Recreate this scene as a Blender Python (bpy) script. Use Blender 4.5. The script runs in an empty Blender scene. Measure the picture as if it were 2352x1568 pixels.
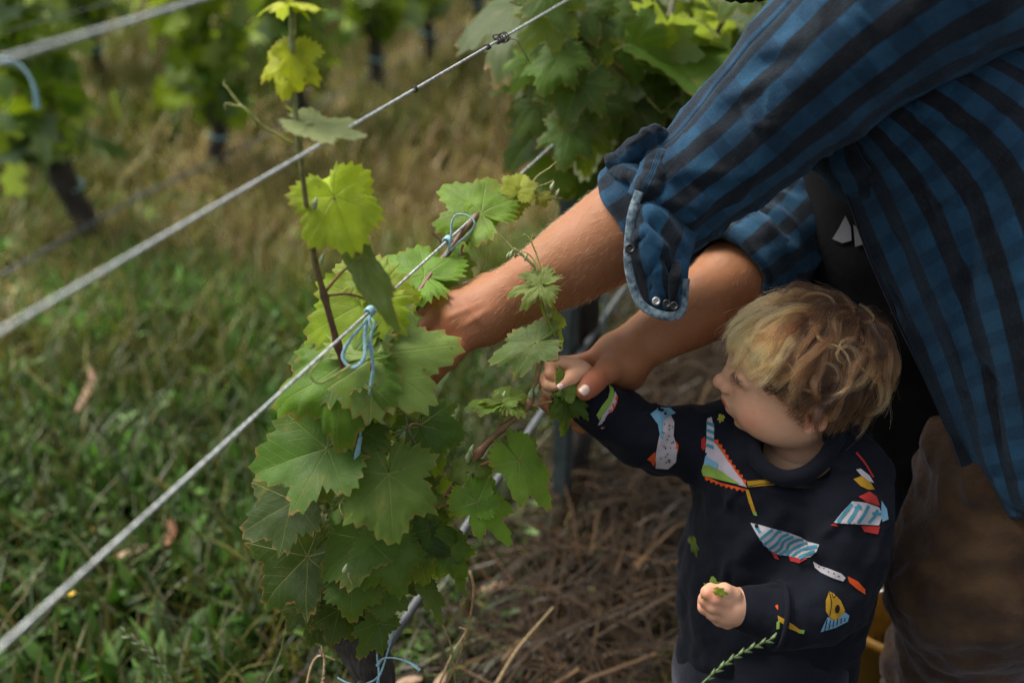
import bpy, bmesh, math, random
import numpy as np
from mathutils import Vector, Matrix, noise, geometry
from mathutils.bvhtree import BVHTree
random.seed(11)
RNG = np.random.default_rng(11)
scene = bpy.context.scene
col = scene.collection
rad = math.radians

# ------------------------------------------------------------------ camera, sky, sun, exposure
CAM_H, PITCH, LENS = 1.4, rad(30.07), 35.0
cam_data = bpy.data.cameras.new('camera')
cam_data.lens = LENS; cam_data.sensor_width = 36.0
cam_data.clip_start = 0.02; cam_data.clip_end = 400
cam_data.dof.use_dof = True
cam_data.dof.focus_distance = 1.12
cam_data.dof.aperture_fstop = 2.1
cam_data.dof.aperture_blades = 0
cam = bpy.data.objects.new('camera', cam_data); col.objects.link(cam)
cam.location = (0, 0, CAM_H); cam.rotation_euler = (rad(90) - PITCH, 0, 0)
scene.camera = cam

SUN_EL, SUN_AZ = 56.0, -56.0          # azimuth measured from +Y towards +X
world = bpy.data.worlds.new('World'); scene.world = world; world.use_nodes = True
wn = world.node_tree.nodes; wl = world.node_tree.links; wn.clear()
wo = wn.new('ShaderNodeOutputWorld'); wb = wn.new('ShaderNodeBackground')
sky = wn.new('ShaderNodeTexSky'); sky.sky_type = 'NISHITA'; sky.sun_disc = False
sky.sun_elevation = rad(SUN_EL); sky.sun_rotation = rad(SUN_AZ)
sky.air_density = 1.0; sky.dust_density = 6.0; sky.ozone_density = 1.0
hs = wn.new('ShaderNodeHueSaturation'); hs.inputs['Saturation'].default_value = 0.22
wl.new(sky.outputs[0], hs.inputs['Color']); wl.new(hs.outputs[0], wb.inputs['Color'])
wb.inputs['Strength'].default_value = 0.08
wl.new(wb.outputs[0], wo.inputs['Surface'])
sd = bpy.data.lights.new('sun', 'SUN'); sd.energy = 1.5; sd.angle = rad(30); sd.color = (1.0, 0.92, 0.78)
sun = bpy.data.objects.new('sun', sd); col.objects.link(sun)
_d = Vector((math.sin(rad(SUN_AZ)) * math.cos(rad(SUN_EL)), math.cos(rad(SUN_AZ)) * math.cos(rad(SUN_EL)), math.sin(rad(SUN_EL))))
sun.rotation_euler = _d.to_track_quat('Z', 'Y').to_euler(); sun.location = (-3, 2, 5)
scene.view_settings.view_transform = 'Standard'; scene.view_settings.look = 'None'
scene.view_settings.gamma = 1.0; scene.view_settings.exposure = 1.55
scene.view_settings.use_curve_mapping = False
scene.render.engine = 'CYCLES'
scene.cycles.use_denoising = True; scene.cycles.denoising_prefilter = 'NONE'; scene.cycles.denoising_input_passes = 'RGB_ALBEDO_NORMAL'; scene.cycles.use_adaptive_sampling = False
scene.cycles.max_bounces = 8; scene.cycles.transparent_max_bounces = 8
scene.cycles.sample_clamp_indirect = 6.0

# ------------------------------------------------------------------ helpers
FPX = 2352 * LENS / 36.0
_c, _s = math.cos(PITCH), math.sin(PITCH)
CR = np.array([[1, 0, 0], [0, _s, _c], [0, _c, -_s]])      # rows: right, up, forward
C0 = np.array([0, 0, CAM_H])
def at(x, y, Z):
    """a point Z metres along the view axis, measured on the survey grid"""
    return np.array([(x - 1176) / FPX * Z, -(y - 784) / FPX * Z, Z]) @ CR + C0
def c2w(v):
    return np.array([v[0], v[1], -v[2]], float) @ CR        # right, up, towards the viewer
def ground_at(x, y, z=0.0):
    d = at(x, y, 1) - C0
    return C0 + d * ((z - CAM_H) / d[2])
ROW = np.array([0.37050, 0.92883, 0.0]); ROWN = np.array([0.92883, -0.37050, 0.0])
W0 = at(1000, 585, 1.15)
def row_pt(t, z, off=0.0):
    p = W0 + ROW * t + ROWN * off; p[2] = z
    return p
def row_plane(x, y, off=0.0):
    r = at(x, y, 1) - C0
    return C0 + r * (((W0 - C0) @ ROWN + off) / (r @ ROWN))
def nrm(v):
    v = np.asarray(v, float); return v / (np.linalg.norm(v) + 1e-12)
def sstep(a, b, x):
    t = np.clip((x - a) / (b - a), 0, 1); return t * t * (3 - 2 * t)

def thing(name, label, cat, loc=(0, 0, 0), group=None):
    o = bpy.data.objects.new(name, None); o.empty_display_size = 0.05
    o.location = tuple(loc); col.objects.link(o)
    o['label'] = label; o['category'] = cat
    if group: o['group'] = group
    return o
def tag(o, label, cat, group=None, kind=None):
    o['label'] = label; o['category'] = cat
    if group: o['group'] = group
    if kind: o['kind'] = kind
    return o
def make_mesh(name, verts, faces, smooth=True, uv=None, colr=None, attrs=None):
    me = bpy.data.meshes.new(name)
    v = np.asarray(verts, np.float32)
    if isinstance(faces, np.ndarray):
        k = faces.shape[1]; nf = len(faces)
        me.vertices.add(len(v)); me.vertices.foreach_set('co', v.ravel())
        me.loops.add(nf * k); me.loops.foreach_set('vertex_index', faces.astype(np.int32).ravel())
        me.polygons.add(nf); me.polygons.foreach_set('loop_start', np.arange(0, nf * k, k, dtype=np.int32))
        me.update(calc_edges=True)
    else:
        me.from_pydata([tuple(map(float, p)) for p in v], [], faces); me.update()
    if smooth:
        me.polygons.foreach_set('use_smooth', np.ones(len(me.polygons), bool))
    if uv is not None:
        l = me.uv_layers.new(name='UVMap')
        idx = np.empty(len(me.loops), np.int32); me.loops.foreach_get('vertex_index', idx)
        l.data.foreach_set('uv', np.asarray(uv, np.float32)[idx].ravel())
    if colr is not None:
        a = me.color_attributes.new('tint', 'FLOAT_COLOR', 'POINT')
        c = np.ones((len(v), 4), np.float32); c[:, :3] = colr
        a.data.foreach_set('color', c.ravel())
    for k, val in (attrs or {}).items():
        a = me.attributes.new(k, 'FLOAT', 'POINT'); a.data.foreach_set('value', np.asarray(val, np.float32))
    me.validate()
    return me
def link(name, me, mat, parent=None):
    o = bpy.data.objects.new(name, me); col.objects.link(o)
    if mat is not None and len(me.materials) == 0: me.materials.append(mat)
    if parent is not None:
        o.parent = parent
        o.matrix_parent_inverse = Matrix.Translation(-parent.location)
    return o
def obj(name, verts, faces, mat, parent=None, **kw):
    return link(name, make_mesh(name, verts, faces, **kw), mat, parent)
def join(parts):
    V, Fs, U, Cs, n = [], [], [], [], 0
    for p in parts:
        v, f = p[0], p[1]
        V.append(v); Fs.append(np.asarray(f) + n); n += len(v)
        if len(p) > 2 and p[2] is not None: U.append(p[2])
    return np.concatenate(V), np.concatenate(Fs), (np.concatenate(U) if len(U) == len(parts) else None)

def spline(pts, n):
    """Catmull-Rom through pts (any columns), n samples, even in arc length of the first three columns"""
    P = np.asarray(pts, float)
    if len(P) == 2: return P[0] + (P[1] - P[0]) * np.linspace(0, 1, n)[:, None]
    Q = np.vstack([2 * P[0] - P[1], P, 2 * P[-1] - P[-2]])
    out = []
    m = max(4, int(4 * n / (len(P) - 1)))
    for i in range(len(P) - 1):
        p0, p1, p2, p3 = Q[i], Q[i + 1], Q[i + 2], Q[i + 3]
        t = np.linspace(0, 1, m, endpoint=False)[:, None]
        out.append(.5 * (2 * p1 + (p2 - p0) * t + (2 * p0 - 5 * p1 + 4 * p2 - p3) * t ** 2 + (3 * p1 - p0 - 3 * p2 + p3) * t ** 3))
    out.append(P[-1:]); S = np.vstack(out)
    L = np.concatenate([[0], np.cumsum(np.linalg.norm(np.diff(S[:, :3], axis=0), axis=1))])
    q = np.linspace(0, L[-1], n)
    return np.stack([np.interp(q, L, S[:, k]) for k in range(S.shape[1])], 1)
def frames(P, up=(0, 0, 1)):
    T = np.gradient(P, axis=0); T /= np.linalg.norm(T, axis=1)[:, None] + 1e-12
    A = np.zeros_like(P); B = np.zeros_like(P)
    a = np.asarray(up, float); a = a - T[0] * (a @ T[0])
    if np.linalg.norm(a) < 1e-3: a = np.cross(T[0], [1, 0, 0])
    a = nrm(a)
    for i in range(len(P)):
        a = nrm(a - T[i] * (a @ T[i])); A[i] = a; B[i] = np.cross(T[i], a)
    return T, A, B
def tube(pts, radii, nseg=8, n=None, up=(0, 0, 1), cap=True, flat=1.0, wob=0.0):
    """a tapered tube; returns verts, quad faces, uv in metres"""
    pts = np.asarray(pts, float); r = np.broadcast_to(np.asarray(radii, float), (len(pts),))
    n = n or max(6, (len(pts) - 1) * 6)
    S = spline(np.hstack([pts, r[:, None]]), n); P, R = S[:, :3], S[:, 3]
    if wob: R = R * (1 + wob * RNG.standard_normal(n))
    T, A, B = frames(P, up)
    a = np.linspace(0, 2 * np.pi, nseg, endpoint=False)
    V = P[:, None] + R[:, None, None] * (np.cos(a)[None, :, None] * A[:, None] * flat + np.sin(a)[None, :, None] * B[:, None])
    V = V.reshape(-1, 3)
    i = np.arange(n - 1)[:, None]; j = np.arange(nseg)[None]; j2 = (j + 1) % nseg
    Fq = np.stack([i * nseg + j, i * nseg + j2, (i + 1) * nseg + j2, (i + 1) * nseg + j], -1).reshape(-1, 4)
    Ls = np.concatenate([[0], np.cumsum(np.linalg.norm(np.diff(P, axis=0), axis=1))])
    uv = np.stack([np.tile(a * R.mean(), n), np.repeat(Ls, nseg)], 1)
    if cap:
        m = len(V); V = np.vstack([V, P[0] - T[0] * R[0] * .4, P[-1] + T[-1] * R[-1] * .6])
        uv = np.vstack([uv, uv[:1], uv[-1:]])
        jj = np.arange(nseg); k2 = (jj + 1) % nseg; b = (n - 1) * nseg
        Fq = np.vstack([Fq, np.stack([np.full(nseg, m), k2, jj, jj], -1), np.stack([np.full(nseg, m + 1), b + jj, b + k2, b + k2], -1)])
        tri = Fq[:, 2] == Fq[:, 3]
        # keep quads only: collapse the fan into degenerate-free quads by splitting pairs
        q = Fq[~tri]; t = Fq[tri]
        fan = []
        for k in range(0, nseg, 2):
            fan.append([m, (k + 2) % nseg, k + 1, k]); fan.append([m + 1, b + k, b + k + 1, b + (k + 2) % nseg])
        Fq = np.vstack([q, np.array(fan)])
    return V, Fq, uv
def tube_obj(name, pts, radii, mat, parent=None, colr=None, **kw):
    v, f, uv = tube(pts, radii, **kw)
    return obj(name, v, f, mat, parent, uv=uv, colr=colr)

_PERM = np.random.default_rng(99).permutation(256); _PERM = np.concatenate([_PERM, _PERM, _PERM])
_GRAD = np.random.default_rng(98).normal(0, 1, (256, 3)); _GRAD /= np.linalg.norm(_GRAD, axis=1)[:, None]
def pnoise(P):
    """gradient noise at many points at once"""
    P = np.asarray(P, float); I = np.floor(P).astype(int); f = P - I; I &= 255
    w = f * f * f * (f * (f * 6 - 15) + 10); o = np.zeros(len(P))
    for dx in (0, 1):
        for dy in (0, 1):
            for dz in (0, 1):
                h = _PERM[_PERM[_PERM[I[:, 0] + dx] + I[:, 1] + dy] + I[:, 2] + dz]
                g = (_GRAD[h] * (f - np.array([dx, dy, dz]))).sum(1)
                o += g * (w[:, 0] if dx else 1 - w[:, 0]) * (w[:, 1] if dy else 1 - w[:, 1]) * (w[:, 2] if dz else 1 - w[:, 2])
    return o * 1.5

# ---- node helper
class NT:
    def __init__(s, name):
        s.m = bpy.data.materials.new(name); s.m.use_nodes = True
        s.t = s.m.node_tree; s.t.nodes.clear()
        s.out = s.t.nodes.new('ShaderNodeOutputMaterial')
    def n(s, typ, **kw):
        x = s.t.nodes.new(typ)
        for k, v in kw.items(): setattr(x, k, v)
        return x
    def l(s, a, b): s.t.links.new(a, b)
    def put(s, sock, v):
        if isinstance(v, bpy.types.NodeSocket): s.l(v, sock)
        else: sock.default_value = v
    def math(s, op, a, b=None, c=None, clamp=False):
        x = s.n('ShaderNodeMath', operation=op); x.use_clamp = clamp
        s.put(x.inputs[0], a)
        if b is not None: s.put(x.inputs[1], b)
        if c is not None: s.put(x.inputs[2], c)
        return x.outputs[0]
    def mix(s, f, a, b, bt='MIX'):
        x = s.n('ShaderNodeMix', data_type='RGBA', blend_type=bt)
        s.put(x.inputs['Factor'], f)
        for k, v in ((6, a), (7, b)):
            if not isinstance(v, bpy.types.NodeSocket) and len(v) == 3: v = (*v, 1)
            s.put(x.inputs[k], v)
        return x.outputs[2]
    def noise(s, vec, scale, detail=3, rough=.55, dist=0.0):
        x = s.n('ShaderNodeTexNoise'); x.inputs['Scale'].default_value = scale; x.inputs['Detail'].default_value = detail
        x.inputs['Roughness'].default_value = rough; x.inputs['Distortion'].default_value = dist
        if vec is not None: s.l(vec, x.inputs['Vector'])
        return x.outputs['Fac']
    def ramp(s, f, stops, interp='LINEAR'):
        x = s.n('ShaderNodeValToRGB'); x.color_ramp.interpolation = interp
        e = x.color_ramp.elements
        while len(e) < len(stops): e.new(0.5)
        for q, (p, c) in zip(e, stops):
            q.position = p; q.color = (*c, 1) if len(c) == 3 else c
        s.put(x.inputs[0], f); return x.outputs[0]
    def smooth(s, f, a, b):
        x = s.n('ShaderNodeMapRange', interpolation_type='SMOOTHSTEP'); s.put(x.inputs[0], f)
        x.inputs[1].default_value = a; x.inputs[2].default_value = b
        return x.outputs[0]
    def attr(s, name, out='Color'):
        x = s.n('ShaderNodeAttribute'); x.attribute_name = name; return x.outputs[out]
    def objco(s): return s.n('ShaderNodeTexCoord').outputs['Object']
    def uv(s): return s.n('ShaderNodeTexCoord').outputs['UV']
    def bump(s, h, strength=.3, dist=.002):
        x = s.n('ShaderNodeBump'); x.inputs['Strength'].default_value = strength; x.inputs['Distance'].default_value = dist
        s.l(h, x.inputs['Height']); return x.outputs[0]
    def bsdf(s, colr, rough=.6, metal=0.0, normal=None, **kw):
        x = s.n('ShaderNodeBsdfPrincipled'); 
        if not isinstance(colr, bpy.types.NodeSocket) and len(colr) == 3: colr = (*colr, 1)
        s.put(x.inputs['Base Color'], colr); s.put(x.inputs['Roughness'], rough); s.put(x.inputs['Metallic'], metal)
        if normal is not None: s.l(normal, x.inputs['Normal'])
        for k, v in kw.items(): s.put(x.inputs[k], v)
        return x
    def done(s, shader):
        s.l(shader, s.out.inputs['Surface']); return s.m

# ------------------------------------------------------------------ materials
def mat_leaf(name, attr=False, veins=True, transl=.38):
    t = NT(name)
    geo = t.n('ShaderNodeNewGeometry'); back = geo.outputs['Backfacing']
    base = t.attr('tint') if attr else t.n('ShaderNodeObjectInfo').outputs['Color']
    rnd = t.n('ShaderNodeObjectInfo').outputs['Random']
    co = t.objco()
    n1 = t.noise(co, 26, 4); n2 = t.noise(co, 160, 3)
    c = t.mix(t.smooth(n1, .35, .7), base, t.mix(.5, base, (.02, .045, .012), 'MULTIPLY') if False else t.mix(.42, base, (.03, .055, .016)))
    c = t.mix(t.math('MULTIPLY', t.smooth(n1, .58, .8), .35), c, (.30, .27, .03))
    hgt = n2
    rough = .5
    if veins:
        sx = t.n('ShaderNodeSeparateXYZ'); t.l(t.uv(), sx.inputs[0])
        x = t.math('ABSOLUTE', sx.outputs[0]); y = sx.outputs[1]
        th = t.math('ARCTAN2', x, y)
        r = t.math('SQRT', t.math('ADD', t.math('MULTIPLY', x, x), t.math('MULTIPLY', y, y)))
        ph = None
        for a in (0, 52, 104, 152):
            d = t.math('ABSOLUTE', t.math('SUBTRACT', th, rad(a)))
            ph = d if ph is None else t.math('MINIMUM', ph, d)
        u = t.math('MULTIPLY', r, t.math('COSINE', ph)); v = t.math('MULTIPLY', r, t.math('SINE', ph))
        w = t.math('MULTIPLY_ADD', r, -.011, .0165)
        main = t.math('SUBTRACT', 1.0, t.math('DIVIDE', v, w), clamp=True)
        s = t.math('FRACT', t.math('MULTIPLY', t.math('MULTIPLY_ADD', v, -1.05, u), 6.5))
        sec = t.math('MULTIPLY', t.math('SUBTRACT', 1.0, t.math('DIVIDE', t.math('ABSOLUTE', t.math('SUBTRACT', s, .5)), .055), clamp=True),
                     t.smooth(t.math('SUBTRACT', r, v), .02, .1))
        vo = t.n('ShaderNodeTexVoronoi', feature='DISTANCE_TO_EDGE'); vo.inputs['Scale'].default_value = 24
        t.l(t.uv(), vo.inputs['Vector'])
        net = t.math('SUBTRACT', 1.0, t.math('DIVIDE', vo.outputs['Distance'], .07), clamp=True)
        vm = t.math('MAXIMUM', t.math('MULTIPLY', main, .9), t.math('MULTIPLY', sec, .34))
        vm = t.math('MAXIMUM', vm, t.math('MULTIPLY', net, .12))
        veinc = t.mix(.45, base, (.34, .36, .12))
        c = t.mix(vm, c, veinc)
        edge = t.smooth(t.attr('edge', 'Fac'), .93, 1.0)
        en = t.math('MULTIPLY', edge, t.smooth(t.noise(co, 60, 2), .42, .62))
        c = t.mix(t.math('MULTIPLY', en, .75), c, (.30, .14, .05))
        hgt = t.math('MULTIPLY_ADD', vm, -1.2, t.math('MULTIPLY', n2, .5))
    sp = t.n('ShaderNodeTexVoronoi'); sp.inputs['Scale'].default_value = 75; t.l(co, sp.inputs['Vector'])
    spot = t.math('MULTIPLY', t.math('SUBTRACT', 1.0, t.smooth(sp.outputs['Distance'], .08, .2)), t.smooth(t.noise(co, 17, 3), .56, .64))
    c = t.mix(t.math('MULTIPLY', spot, .7), c, (.10, .05, .02))
    dust = t.smooth(t.noise(co, 45, 5, .7), .5, .78)
    c = t.mix(t.math('MULTIPLY', dust, .09), c, (.33, .38, .30))
    under = t.mix(.55, c, (.30, .36, .22))
    c = t.mix(back, c, under)
    nm = t.bump(hgt, .55, .0012)
    p = t.bsdf(c, t.math('MULTIPLY_ADD', back, .25, rough), normal=nm)
    p.inputs['Specular IOR Level'].default_value = .2
    tr = t.n('ShaderNodeBsdfTranslucent')
    tc = t.mix(.45, c, (.42, .52, .03), 'MIX'); t.l(t.mix(1.0, tc, (1.2, 1.25, .5), 'MULTIPLY'), tr.inputs['Color'])
    t.l(nm, tr.inputs['Normal'])
    ms = t.n('ShaderNodeMixShader'); ms.inputs[0].default_value = transl
    t.l(p.outputs[0], ms.inputs[1]); t.l(tr.outputs[0], ms.inputs[2])
    return t.done(ms.outputs[0])
def mat_simple(name, c, rough=.6, metal=0., nscale=80, namp=.25, bump=.2, bdist=.001, attr=False, **kw):
    t = NT(name); co = t.objco(); n = t.noise(co, nscale, 4)
    b = t.attr('tint') if attr else (*c, 1)
    dark = t.mix(1.0, b, (1 - namp,) * 3, 'MULTIPLY') if attr else (*(v * (1 - namp) for v in c), 1)
    lite = t.mix(1.0, b, (1 + namp,) * 3, 'MULTIPLY') if attr else (*(min(1, v * (1 + namp)) for v in c), 1)
    cc = t.mix(t.smooth(n, .3, .7), dark, lite)
    p = t.bsdf(cc, rough, metal, normal=t.bump(n, bump, bdist))
    for k, v in kw.items(): t.put(p.inputs[k], v)
    return t.done(p.outputs[0])
M = {}
M['leaf'] = mat_leaf('vine_leaf')
M['leaf_far'] = mat_leaf('vine_leaf_distant', attr=True, veins=False)
M['stem'] = mat_simple('vine_stem', (0, 0, 0), .5, attr=True, nscale=140, namp=.3, bump=.3)
M['wire'] = mat_simple('galvanised_wire', (.42, .45, .45), .42, .45, 240, .45, .5)
M['hose'] = mat_simple('drip_hose', (.10, .11, .12), .42, .0, 60, .2)
M['twine'] = mat_simple('blue_twine', (.24, .43, .50), .7, 0, 400, .22, .5)
M['steel'] = mat_simple('steel_post', (.09, .12, .13), .5, .5, 40, .25)
def mat_bark():
    t = NT('vine_bark'); co = t.objco()
    mp = t.n('ShaderNodeMapping'); mp.inputs['Scale'].default_value = (1, 1, .16); t.l(co, mp.inputs['Vector'])
    n = t.noise(mp.outputs[0], 90, 6, .7, .6); n2 = t.noise(co, 9, 3)
    c = t.ramp(n, [(.3, (.012, .010, .009)), (.55, (.05, .042, .036)), (.8, (.15, .13, .115))])
    c = t.mix(t.math('MULTIPLY', t.smooth(n2, .55, .75), .6), c, (.16, .15, .14))
    return t.done(t.bsdf(c, .9, normal=t.bump(n, .9, .006)).outputs[0])
M['bark'] = mat_bark()
def mat_ground():
    t = NT('meadow_soil'); co = t.objco()
    a = t.noise(co, .9, 4); b = t.noise(co, 14, 5, .7); d = t.noise(co, 90, 4, .7)
    c = t.ramp(a, [(.35, (.010, .009, .004)), (.5, (.028, .020, .009)), (.65, (.06, .040, .02))])
    c = t.mix(t.smooth(b, .4, .7), c, t.mix(.5, c, (.02, .014, .01)))
    c = t.mix(t.math('MULTIPLY', t.smooth(d, .5, .75), .4), c, (.07, .048, .025))
    return t.done(t.bsdf(c, .95, normal=t.bump(d, .8, .02)).outputs[0])
M['ground'] = mat_ground()
def mat_grass():
    t = NT('grass_blade'); b = t.attr('tint')
    p = t.bsdf(b, .5); tr = t.n('ShaderNodeBsdfTranslucent'); t.l(b, tr.inputs['Color'])
    ms = t.n('ShaderNodeMixShader'); ms.inputs[0].default_value = .3
    t.l(p.outputs[0], ms.inputs[1]); t.l(tr.outputs[0], ms.inputs[2]); return t.done(ms.outputs[0])
M['grass'] = mat_grass()
M['straw'] = mat_simple('dry_straw', (.30, .22, .12), .7, 0, 120, .3)
M['dryleaf'] = mat_simple('dry_leaf', (.42, .25, .17), .7, 0, 90, .35)
# ------------------------------------------------------------------ the setting: ground and grass
def fbm(x, y, s, seed):
    r = np.random.default_rng(seed); o = np.zeros_like(x)
    for k in range(5):
        f = s * 1.9 ** k
        for q in range(3):
            a = r.uniform(0, 2 * np.pi); p = r.uniform(0, 6.28)
            o += np.sin((x * np.cos(a) + y * np.sin(a)) * f + p + 1.3 * np.sin((y * np.cos(a) - x * np.sin(a)) * f * .7 + p * 2)) / 1.6 ** k
    return o / 5.0
def ground_z(x, y): return .018 * fbm(x, y, 1.3, 5) * np.exp(-((x ** 2 + y ** 2) / 900))
gx = np.unique(np.concatenate([np.linspace(-5, 6, 150), np.linspace(-120, 120, 60)]))
gy = np.unique(np.concatenate([np.linspace(-1, 10, 150), np.linspace(-60, 200, 60)]))
GX, GY = np.meshgrid(gx, gy, indexing='ij')
gv = np.stack([GX, GY, ground_z(GX, GY)], -1).reshape(-1, 3)
ii, jj = np.meshgrid(np.arange(len(gx) - 1), np.arange(len(gy) - 1), indexing='ij')
q = ii * len(gy) + jj
gf = np.stack([q, q + len(gy), q + len(gy) + 1, q + 1], -1).reshape(-1, 4)
g = obj('ground', gv, gf, M['ground']); g['kind'] = 'structure'; g['label'] = 'dark earth and dry thatch under the vineyard grass'; g['category'] = 'ground'

GREEN = np.array([.020, .050, .004]); OLIVE = np.array([.058, .056, .008]); STRAW = np.array([.175, .138, .058]); LUSH = np.array([.028, .075, .006]); BROWN = np.array([.078, .050, .022])
def zones(x, y):
    """share of green and of dry at a place: the lane is green near, drier further on; under the vines lies straw"""
    s = (x - W0[0]) * ROWN[0] + (y - W0[1]) * ROWN[1]; t = (x - W0[0]) * ROW[0] + (y - W0[1]) * ROW[1]
    n = fbm(x, y, 2.2, 21) ; n2 = fbm(x, y, 6.0, 22)
    green = .92 - .28 * sstep(.6, 2.4, t) + .30 * n + .2 * n2
    under = np.exp(-((s - .12) / .24) ** 2) * sstep(-.3, .3, t) + .6 * np.exp(-((s + 2.0) / .3) ** 2)
    under = under + .12 * sstep(.3, .9, s)
    green = green - .6 * under - .55 * sstep(1.0, 2.2, t) * np.exp(-((s + .95) / .55) ** 2)
    return np.clip(green, 0, 1), np.clip(under, 0, 1)
def grass_mesh(N, xr, yr, hmin, hmax, wid, seed, broad=False, keep=None):
    r = np.random.default_rng(seed)
    x = r.uniform(*xr, N); y = r.uniform(*yr, N)
    if keep is not None:
        k = keep(x, y, r); x, y = x[k], y[k]
    else:
        s_ = (x - W0[0]) * ROWN[0] + (y - W0[1]) * ROWN[1]; k = r.uniform(0, 1, N) > .45 * sstep(-.2, -.6, s_) * sstep(3.0, 1.8, y); x, y = x[k], y[k]
    N = len(x)
    gr, un = zones(x, y)
    h = r.uniform(hmin, hmax, N) * (.75 + .5 * gr) * (1 - .35 * un)
    a = r.uniform(0, 2 * np.pi, N); lean = r.uniform(.15, 1.0, N) * (1 + .8 * un)
    d = np.stack([np.cos(a), np.sin(a)], 1); sd = np.stack([-d[:, 1], d[:, 0]], 1)
    w = wid * r.uniform(.5, 1.7, N)
    z0 = ground_z(x, y) - .005
    b = np.stack([x, y], 1)
    prof = ([0, .35, .7, 1.0], [.5, 1.0, .9, .12]) if broad else ([0, .4, .75, 1.0], [.9, 1.0, .7, .08])
    V = np.zeros((N, 8, 3)); 
    for k in range(4):
        u = prof[0][k]; out = lean * h * u ** 1.6 * .9; zz = h * (u - .38 * np.minimum(lean, 1.5) * u ** 2)
        c = b + d * out[:, None]; ww = (w * prof[1][k])[:, None] * .5
        V[:, 2 * k, :2] = c - sd * ww; V[:, 2 * k + 1, :2] = c + sd * ww
        V[:, 2 * k, 2] = z0 + zz; V[:, 2 * k + 1, 2] = z0 + zz + (.15 * w if broad else 0)
    o = (np.arange(N) * 8)[:, None]
    Fq = np.concatenate([o + np.array([[0, 1, 3, 2]]), o + np.array([[2, 3, 5, 4]]), o + np.array([[4, 5, 7, 6]])], 0)
    pick = r.uniform(0, 1, N)
    c = np.where((pick < gr)[:, None], GREEN + (OLIVE - GREEN) * (r.uniform(0, 1, N) ** 2)[:, None], STRAW + (BROWN - STRAW) * r.uniform(0, 1, N)[:, None])
    mid = (pick > gr - .25) & (pick < gr + .2); c = np.where(mid[:, None], OLIVE * r.uniform(.8, 1.5, N)[:, None], c)
    if broad: c = LUSH * r.uniform(.6, 1.7, N)[:, None] * np.array([1, 1, 1]) + np.array([.022, .03, .012]) * (r.uniform(0, 1, N) ** 3 * 3)[:, None]
    c = c * r.uniform(.6, 1.75, N)[:, None] * (1 + 1.5 * sstep(1.6, 2.9, y) * sstep(-.1, -.9, (x - W0[0]) * ROWN[0] + (y - W0[1]) * ROWN[1]))[:, None]
    return V.reshape(-1, 3), Fq, np.repeat(c, 8, 0)
parts = [grass_mesh(85000, (-2.2, 2.0), (.7, 3.6), .05, .19, .0056, 31),
         grass_mesh(60000, (-4.5, 3.6), (3.4, 8.5), .08, .28, .009, 32),
         grass_mesh(9000, (-8, 8), (8.2, 22), .12, .3, .03, 33)]
V = np.concatenate([p[0] for p in parts]); o = np.cumsum([0] + [len(p[0]) for p in parts])
gr = obj('grass', V, np.concatenate([p[1] + k for p, k in zip(parts, o)]), M['grass'], colr=np.concatenate([p[2] for p in parts]))
gr['kind'] = 'stuff'; gr['label'] = 'uncut meadow grass, green and straw coloured, between the vine rows'; gr['category'] = 'grass'
def near_left(x, y, r):
    s = (x - W0[0]) * ROWN[0] + (y - W0[1]) * ROWN[1]
    clump = fbm(x, y, 7.0, 77) + .6 * fbm(x, y, 2.0, 78)
    return (clump > -.05 + .35 * sstep(1.6, 3.0, y)) & (r.uniform(0, 1, len(x)) < 1 - .8 * np.exp(-((s - .08) / .17) ** 2))
v, f, c = grass_mesh(52000, (-2.0, 1.6), (.75, 3.4), .04, .13, .019, 41, broad=True, keep=near_left)
gc = obj('ground_cover', v, f, M['grass'], colr=c)
gc['kind'] = 'stuff'; gc['label'] = 'broad leaved weeds in lush green clumps among the grass'; gc['category'] = 'weeds'
# dry thatch under the row: tangled straws lying on the earth
def thatch(N, seed):
    r = np.random.default_rng(seed)
    t = r.uniform(-.2, 2.6, N); s = r.normal(.12, .17, N)
    p = W0[None, :2] + ROW[None, :2] * t[:, None] + ROWN[None, :2] * s[:, None]
    a = r.uniform(0, np.pi, N); L = r.uniform(.06, .26, N); w = r.uniform(.0009, .0028, N)
    z = r.uniform(.01, .13, N); tilt = r.normal(0, .22, N)
    d = np.stack([np.cos(a), np.sin(a), tilt], 1); sd = np.stack([-np.sin(a), np.cos(a), 0 * a], 1)
    V = np.zeros((N, 6, 3))
    for k, u in enumerate((-.5, 0, .5)):
        c = np.column_stack([p, z]) + d * (L * u)[:, None]; c[:, 2] += .03 * (1 - 4 * u * u) * r.uniform(-.3, 1, N)
        c[:, 2] = np.maximum(c[:, 2], .004)
        V[:, 2 * k] = c - sd * w[:, None]; V[:, 2 * k + 1] = c + sd * w[:, None]; V[:, 2 * k + 1, 2] += w * .6
    o = (np.arange(N) * 6)[:, None]
    Fq = np.concatenate([o + np.array([[0, 1, 3, 2]]), o + np.array([[2, 3, 5, 4]])], 0)
    T1, T2 = np.array([.125, .074, .034]), np.array([.036, .020, .010])
    c = (T1 + (T2 - T1) * r.uniform(0, 1, N)[:, None] ** .55) * (r.uniform(.25, .85, N) + 1.2 * (r.uniform(0, 1, N) < .08))[:, None]
    return V.reshape(-1, 3), Fq, np.repeat(c, 6, 0)
v, f, c = thatch(8000, 51)
st = obj('straw', v, f, M['grass'], colr=c); st['kind'] = 'stuff'; st['label'] = 'tangle of dry brown straw lying under the front vine row'; st['category'] = 'straw'
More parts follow.
